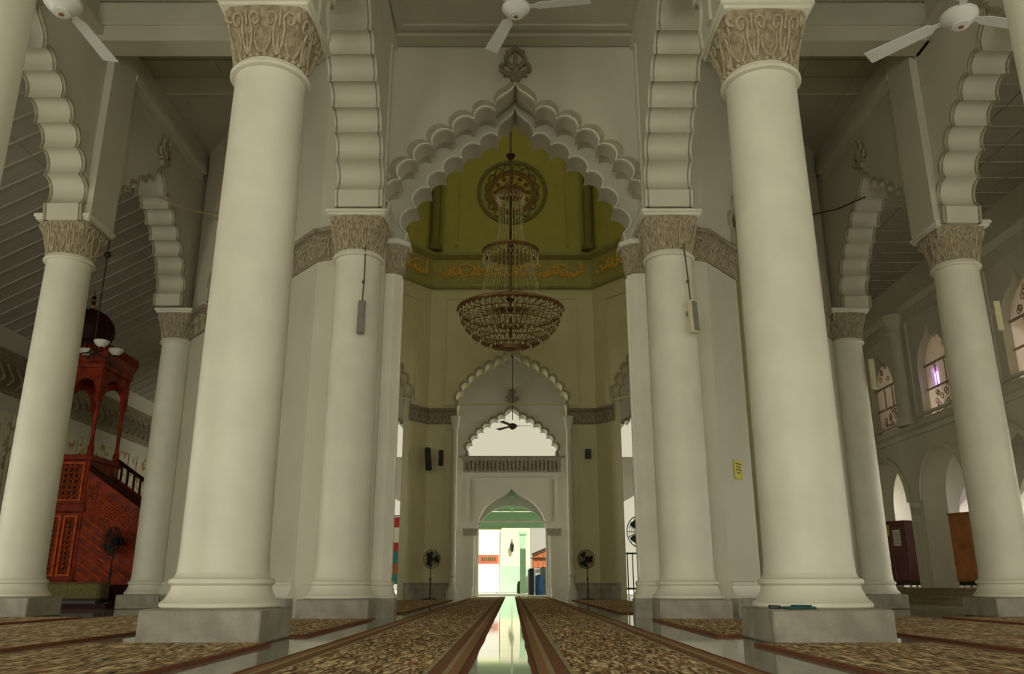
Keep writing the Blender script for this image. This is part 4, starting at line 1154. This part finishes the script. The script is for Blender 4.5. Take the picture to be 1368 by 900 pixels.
for k, (a, c) in enumerate(((-.11,.11),(-.10,.08),(-.11,.10),(-.07,.06))): b.box(a, c, -.012, -.007, .085-k*.05, .105-k*.05)
b.build('print', M['ink'], e)
b = MB(); b.bevbox(-.14, .14, -.05, .05, 0, .022, .006); b.bevbox(-.06, .10, -.045, .045, .02, .035, .005)
o = b.build('folded_cloth', M['green'], loc=(2.52, 7.60, .291)); o.rotation_euler = (0,0,.1); tag(o, 'small folded dark green cloth on the plinth of the nearest thick column', 'cloth')
b = MB(); b.bevbox(-.05, .05, -.03, .03, 0, .03, .006)
o = b.build('small_case', M['black'], loc=(2.34, 7.72, .291)); tag(o, 'tiny black case on the plinth corner, cabinet side', 'case')

# conduits / tie rods
def pipe(pts, r, name, label, m='conduit', cat='conduit', knob=None):
    b = MB(); b.tube(pts, r, 8)
    if knob: b.lathe([(.02,-.10),(.10,-.06),(.12,0),(.08,.06),(.03,.08)], knob[0], knob[1], knob[2], 14)
    o = b.build(name, M[m]); return tag(o, label, cat)
for sx, nm, m in ((-1, 'pulpit side', 'conduit'), (1, 'cabinet side', 'bronzedk')):
    c = (sx*6.80, 17.45, 8.65)
    pipe([c, (c[0], c[1], 10.95)], .035, 'conduit', 'thin vertical conduit on the angled wall, seen beside the nearest thick column, ' + nm, m, knob=c)
    pipe([(sx*7.72, 16.35, 8.6), (sx*7.3, 16.85, 8.55), c], .018, 'cable', 'thin cable stretched from the arch tip to the conduit, ' + nm, m, cat='cable')
# ceiling spotlight on the cabinet side
e = empty('ceiling_spotlight', (9.6, 11.3, 9.45), 0, 'small dark spotlight on the ceiling beyond the outer arch, cabinet side', 'spotlight')
b = MB(); b.lathe([(.14,.1),(.16,.02),(.15,0),(.11,-.02)], 0, 0, 0, 18); b.build('lamp_housing', M['black'], e)
b = MB(); b.lathe([(.09,0),(.07,-.05),(.02,-.07)], 0, 0, 0, 14); b.build('lens', M['white'], e)

# ------------------------------------------------------------------ outside, beyond the doorways
b = MB(); b.box(-30, 30, 37.2, 75, -.25, -.03); o = b.build('ground_courtyard', M['sunwhite']); tag(o, 'pale sunlit courtyard paving beyond the doorway', 'ground', kind='structure')
b = MB(); b.box(-3.2, 3.2, YD+.9, 46, 4.6, 4.8)
for k in range(4): b.box(-3.2, 3.2, 38.6+k*2.1, 38.9+k*2.1, 4.25, 4.6)
b.box(-.12, .12, 37.5, 46, 4.3, 4.6)
struct(b, 'ceiling_porch', M['mint'], 'pale green porch ceiling with beams just outside the doorway', 'ceiling')
b = MB()
a = circ_arch(0, 1.56, 2.65, 18, 1.30)
b.poly([(-3.2, 0), (-1.56, 0)] + a + [(1.56, 0), (3.2, 0), (3.2, 4.7), (-3.2, 4.7)], [], FR(38.4), 0, .3)
struct(b, 'wall_porch', M['sunwhite'], 'cream inner arch just outside the bright doorway', 'wall')
b = MB(); b.box(-3.2, 3.2, 45.6, 46.0, 3.42, 4.25); struct(b, 'beam_porch', M['mint'], 'pale green beam across the porch opening', 'beam')
# building with lantern
bd = empty('porch_building', (0, 55, 0), 0, 'pale lime wall block with a small dark lantern seen through the doorway', 'building')
b = MB(); b.box(-.75, 1.15, 0, 3, 1.6, 6.5); b.build('upper_wall', M['limew'], bd)
b = MB(); b.box(-.78, 1.18, -.05, 3, 0, 1.6); b.build('dado', M['mint'], bd)
e_ = empty('lantern', (0, 54.9, 2.75), 0, 'small dark lantern on the pale lime wall beyond the doorway', 'lantern')
b = MB(); b.lathe([(.02,-.3),(.10,-.2),(.13,.1),(.16,.14),(.05,.3),(.02,.38)], 0, -.15, 0, 8); b.build('lantern_body', M['black'], e_)
b = MB(); b.tube([(0,.1,.5),(0,-.1,.52),(0,-.15,.36)], .025, 6); b.build('lantern_arm', M['black'], e_)
b = MB(); b.box(-4.6, -.80, 54.9, 60, 0, 6.5); o = b.build('white_building', M['sunwhite']); tag(o, 'dazzling white wall behind the red sign beyond the doorway', 'building')
e = empty('sign_board', (-1.42, 52, 1.95), 0, 'red sign board with a dark inscription beyond the doorway', 'sign')
b = MB(); b.bevbox(-.62, .62, -.05, .05, -.27, .27, .02); b.build('board', M['redpaint'], e)
b = MB()
for k in range(7): b.box(-.44+k*.13, -.36+k*.13, -.07, -.045, -.10, .12)
b.build('lettering', M['ink'], e)
for sx in (-.5, .5):
    b = MB(); b.tube([(sx, 0, -.25), (sx, 0, -1.98)], .035, 8); b.build('sign_post', M['sunwhite'], e)
for x, y, w, m, lab in ((-1.78, 41.0, .34, 'limew', 'pale green porch pillar close to the doorway jamb, pulpit side'), (.62, 48.5, .34, 'mint', 'mint green porch pillar in the middle of the doorway view')):
    e = empty('porch_pillar', (x, y, 0), 0, lab, 'pillar', 'porch pillars', 'thing')
    b = MB(); b.bevbox(-w/2, w/2, -w/2, w/2, 0, 3.4, .02); b.build('shaft', M[m], e)
    b = MB(); b.bevbox(-w/2-.06, w/2+.06, -w/2-.06, w/2+.06, 3.2, 3.4, .02); b.build('capital', M[m], e)
e = empty('ceiling_tube_light', (-1.2, 45.8, 3.26), 0, 'yellow-green fluorescent tube light under the porch', 'lamp')
b = MB(); b.bevbox(-.65, .65, -.08, .08, .05, .16, .02); b.build('lamp_body', M['limew'], e)
b = MB(); b.v = []; b.tube([(-.62, 0, .02), (.62, 0, .02)], .035, 8); b.build('lamp_tube', M['tube'], e)
# kiosk with tiled roof
k_ = empty('kiosk', (2.35, 51.5, 0), 0, 'small grey kiosk with an orange tiled roof beyond the doorway', 'kiosk')
b = MB(); b.bevbox(-.95, .9, 0, 2.0, 0, 1.35, .03); b.build('kiosk_wall', M['slate'], k_)
b = MB()
fk = lambda u, v, w: (u, w, v)
b.poly([(-1.1, 1.45), (1.3, 1.45), (1.3, 3.05), (1.1, 3.05), (-1.1, 2.15)], [], fk, -.3, 2.2)
for k in range(8): b.tube([(-1.05+k*.3, -.33, 1.5), (-1.05+k*.3, -.33, 2.1+k*.11)], .03, 5)
b.build('roof', M['tile'], k_)
b = MB(); b.box(-1.2, 1.4, -.42, -.3, 1.95, 2.03); b.tube([(-1.15, -.4, 2.2), (1.3, -.4, 3.2)], .07, 6); b.build('roof_edge', M['bronzedk'], k_)
# blue drums and a couple of figures-like covered goods at the right of the doorway
def drum(loc, h, r, m, label, cat='drum'):
    e = empty('plastic_drum', loc, 0, label, cat, 'plastic drums outside the doorway')
    b = MB(); b.lathe([(r*.92,0),(r,.04),(r,h*.32),(r*1.04,h*.34),(r,h*.36),(r,h*.64),(r*1.04,h*.66),(r,h*.68),(r,h*.96),(r*.92,h)], 0, 0, 0, 20); b.build('drum_body', m, e)
    b = MB(); b.lathe([(r*.5,h),(r*.5,h+.04),(r*.2,h+.05)], 0, 0, 0, 14); b.build('drum_lid', M['black'], e)
    return e
drum((1.38, 44.0, -.03), .95, .20, M['blue'], 'tall blue plastic drum outside the doorway, nearest the dark gap')
drum((1.92, 44.3, -.03), 1.1, .20, M['blue'], 'tall blue plastic drum outside the doorway, closest to the jamb')
drum((1.65, 44.9, -.03), 1.35, .20, M['slate'], 'grey plastic drum standing behind the blue drums')
drum((.95, 44.4, -.03), 1.25, .14, M['slate'], 'narrow grey-green container beside the mint pillar')
o = MB(); o.bevbox(-.14, .14, -.14, .14, 0, 1.3, .04); o = o.build('black_bin', M['black'], loc=(1.0, 43.7, -.03)); tag(o, 'narrow black bin between the drums and the mint pillar', 'bin')
o = MB(); o.lathe([(.1,0),(.14,.1),(.13,.5),(.10,.62),(.05,.7)], 0, 0, 0, 14); o = o.build('flower_pot', M['black'], loc=(.42, 50, -.03)); tag(o, 'small black pot on the ground in front of the pale lime wall', 'pot')
o = MB(); o.lathe([(.18,0),(.2,.05),(.2,.8),(.16,1.0),(.1,1.2),(.09,1.5)], 0, 0, 0, 14); o = o.build('brown_post', M['skin'], loc=(1.86, 40.6, -.03)); tag(o, 'brown wrapped post against the doorway jamb, cabinet side', 'post')
o = MB(); o.lathe([(.12,0),(.13,.6),(.10,1.0),(.06,1.3)], 0, 0, 0, 12); o = o.build('umbrella_bag', M['teal'], loc=(-1.72, 39.2, -.03)); tag(o, 'dark teal bundle against the doorway jamb, pulpit side', 'bundle')
# coloured goods behind the slits
e = empty('festive_banner', (-6.1, 40.5, 0), 0, 'red and white hanging banner glimpsed through the narrow slit beside the main arch', 'banner')
for z0, z1, m in ((.5, .95, 'teal'), (.95, 1.45, 'tile'), (1.45, 2.0, 'teal'), (2.0, 2.4, 'redcloth'), (2.4, 3.1, 'sunwhite'), (3.1, 3.6, 'redcloth')):
    b = MB(); b.box(-1.0, 1.0, -.03, .03, z0, z1); b.build('banner_stripe', M[m], e)
b = MB(); b.tube([(-1.1, 0, 3.65), (1.1, 0, 3.65)], .03, 6)
for sx in (-1.05, 1.05): b.tube([(sx, 0, 3.65), (sx, 0, 0)], .03, 6)
b.build('banner_frame', M['black'], e)
e = empty('metal_railing', (6.1, 40.5, 0), 0, 'dark metal railing glimpsed through the narrow slit on the cabinet side', 'railing')
b = MB(); b.tube([(-1.4, 0, 1.9), (1.4, 0, 1.9)], .05, 6); b.tube([(-1.4, 0, .3), (1.4, 0, .3)], .05, 6); b.build('rail', M['black'], e)
b = MB()
for k in range(12): b.tube([(-1.35+k*.245, 0, 0), (-1.35+k*.245, 0, 1.95)], .03, 6)
b.build('baluster', M['black'], e)

# ------------------------------------------------------------------ light
w = bpy.data.worlds.new('World'); S.world = w; w.use_nodes = True
bg = w.node_tree.nodes['Background']; bg.inputs['Color'].default_value = (1.0, 0.94, 0.70, 1); bg.inputs['Strength'].default_value = 0.30
sun = bpy.data.lights.new('sun', 'SUN'); sun.energy = 2.3; sun.angle = .02; sun.color = (1, .95, .85)
so = bpy.data.objects.new('sun', sun); COL.objects.link(so); so.rotation_euler = (math.radians(42), math.radians(24), 0)
def area(name, loc, rot, sx, sy, power, color, spread=180):
    l = bpy.data.lights.new(name, 'AREA'); l.shape = 'RECTANGLE'; l.size = sx; l.size_y = sy; l.energy = power; l.color = color; l.spread = math.radians(spread)
    o = bpy.data.objects.new(name, l); COL.objects.link(o); o.location = loc; o.rotation_euler = [math.radians(a) for a in rot]
    return o
# area lights point along local -Z; daylight standing in the doorways behind the viewer
for cx, p in ((-10.8, 95), (-5.4, 180), (0, 125), (5.4, 72), (10.4, 100)):
    area('daylight_rear_door', (cx, -8.3, 2.6), (90, 0, 0), 3.0, 4.8, p, (1.0, .965, .84), 150)
for cx in (-5.4, 5.4):
    area('upper_rear_fill', (cx, -8.3, 8.2), (90, 0, 0), 3.0, 2.4, 190, (.84, .98, 1.0), 160)  # added cool fill for beams and upper walls; no windows up here
# added side and corridor fills; only the cabinet-side arches are real openings
area('side_daylight_fill', (-13.35, 9.0, 2.3), (0, -90, 0), 4.0, 9, 110, (1.0, .95, .82), 160)  # added fill lamp; this wall has no door
area('side_daylight_fill', (12.4, 7.4, 2.2), (0, 90, 0), 3.6, 8.5, 85, (1.0, .94, .82), 160)
area('side_daylight_fill', (12.4, 18.5, 2.2), (0, 90, 0), 3.4, 5.0, 45, (1.0, .93, .82), 160)
area('corridor_fill', (-13.4, 33.6, 3.5), (0, -90, 0), 4.5, 3.5, 85, (1.0, .96, .84), 70)  # added pair of fills to brighten the entrance wall; no windows here
area('corridor_fill', (11.9, 33.6, 3.5), (0, 90, 0), 4.5, 3.5, 78, (1.0, .96, .84), 70)
area('verandah_fill', (13.9, 36.2, 2.6), (-90, 0, 0), 2.2, 3.6, 60, (1.0, .95, .86), 150)  # added fill to brighten the verandah behind the arches
# drum windows
for i in (1, 2, 6, 7):
    P, Q = Vector(OI[i]), Vector(OI[(i+1) % 8]); m_ = (P+Q)/2; d = (Vector((0, 21.75)) - m_); yaw = math.degrees(math.atan2(d.y, d.x))
    m_ = m_ + d.normalized()*.05
    area('daylight_drum_window', (m_.x, m_.y, 16.6), (90, 0, yaw - 90), 1.7, 2.6, 22, (1.0, .95, .66))
# ------------------------------------------------------------------ colour management
S.view_settings.view_transform = 'Standard'; S.view_settings.look = 'None'; S.view_settings.gamma = 1.0
S.view_settings.use_curve_mapping = False
S.view_settings.exposure = 1.1
S.cycles.use_denoising = True
S.cycles.max_bounces = 10; S.cycles.diffuse_bounces = 6
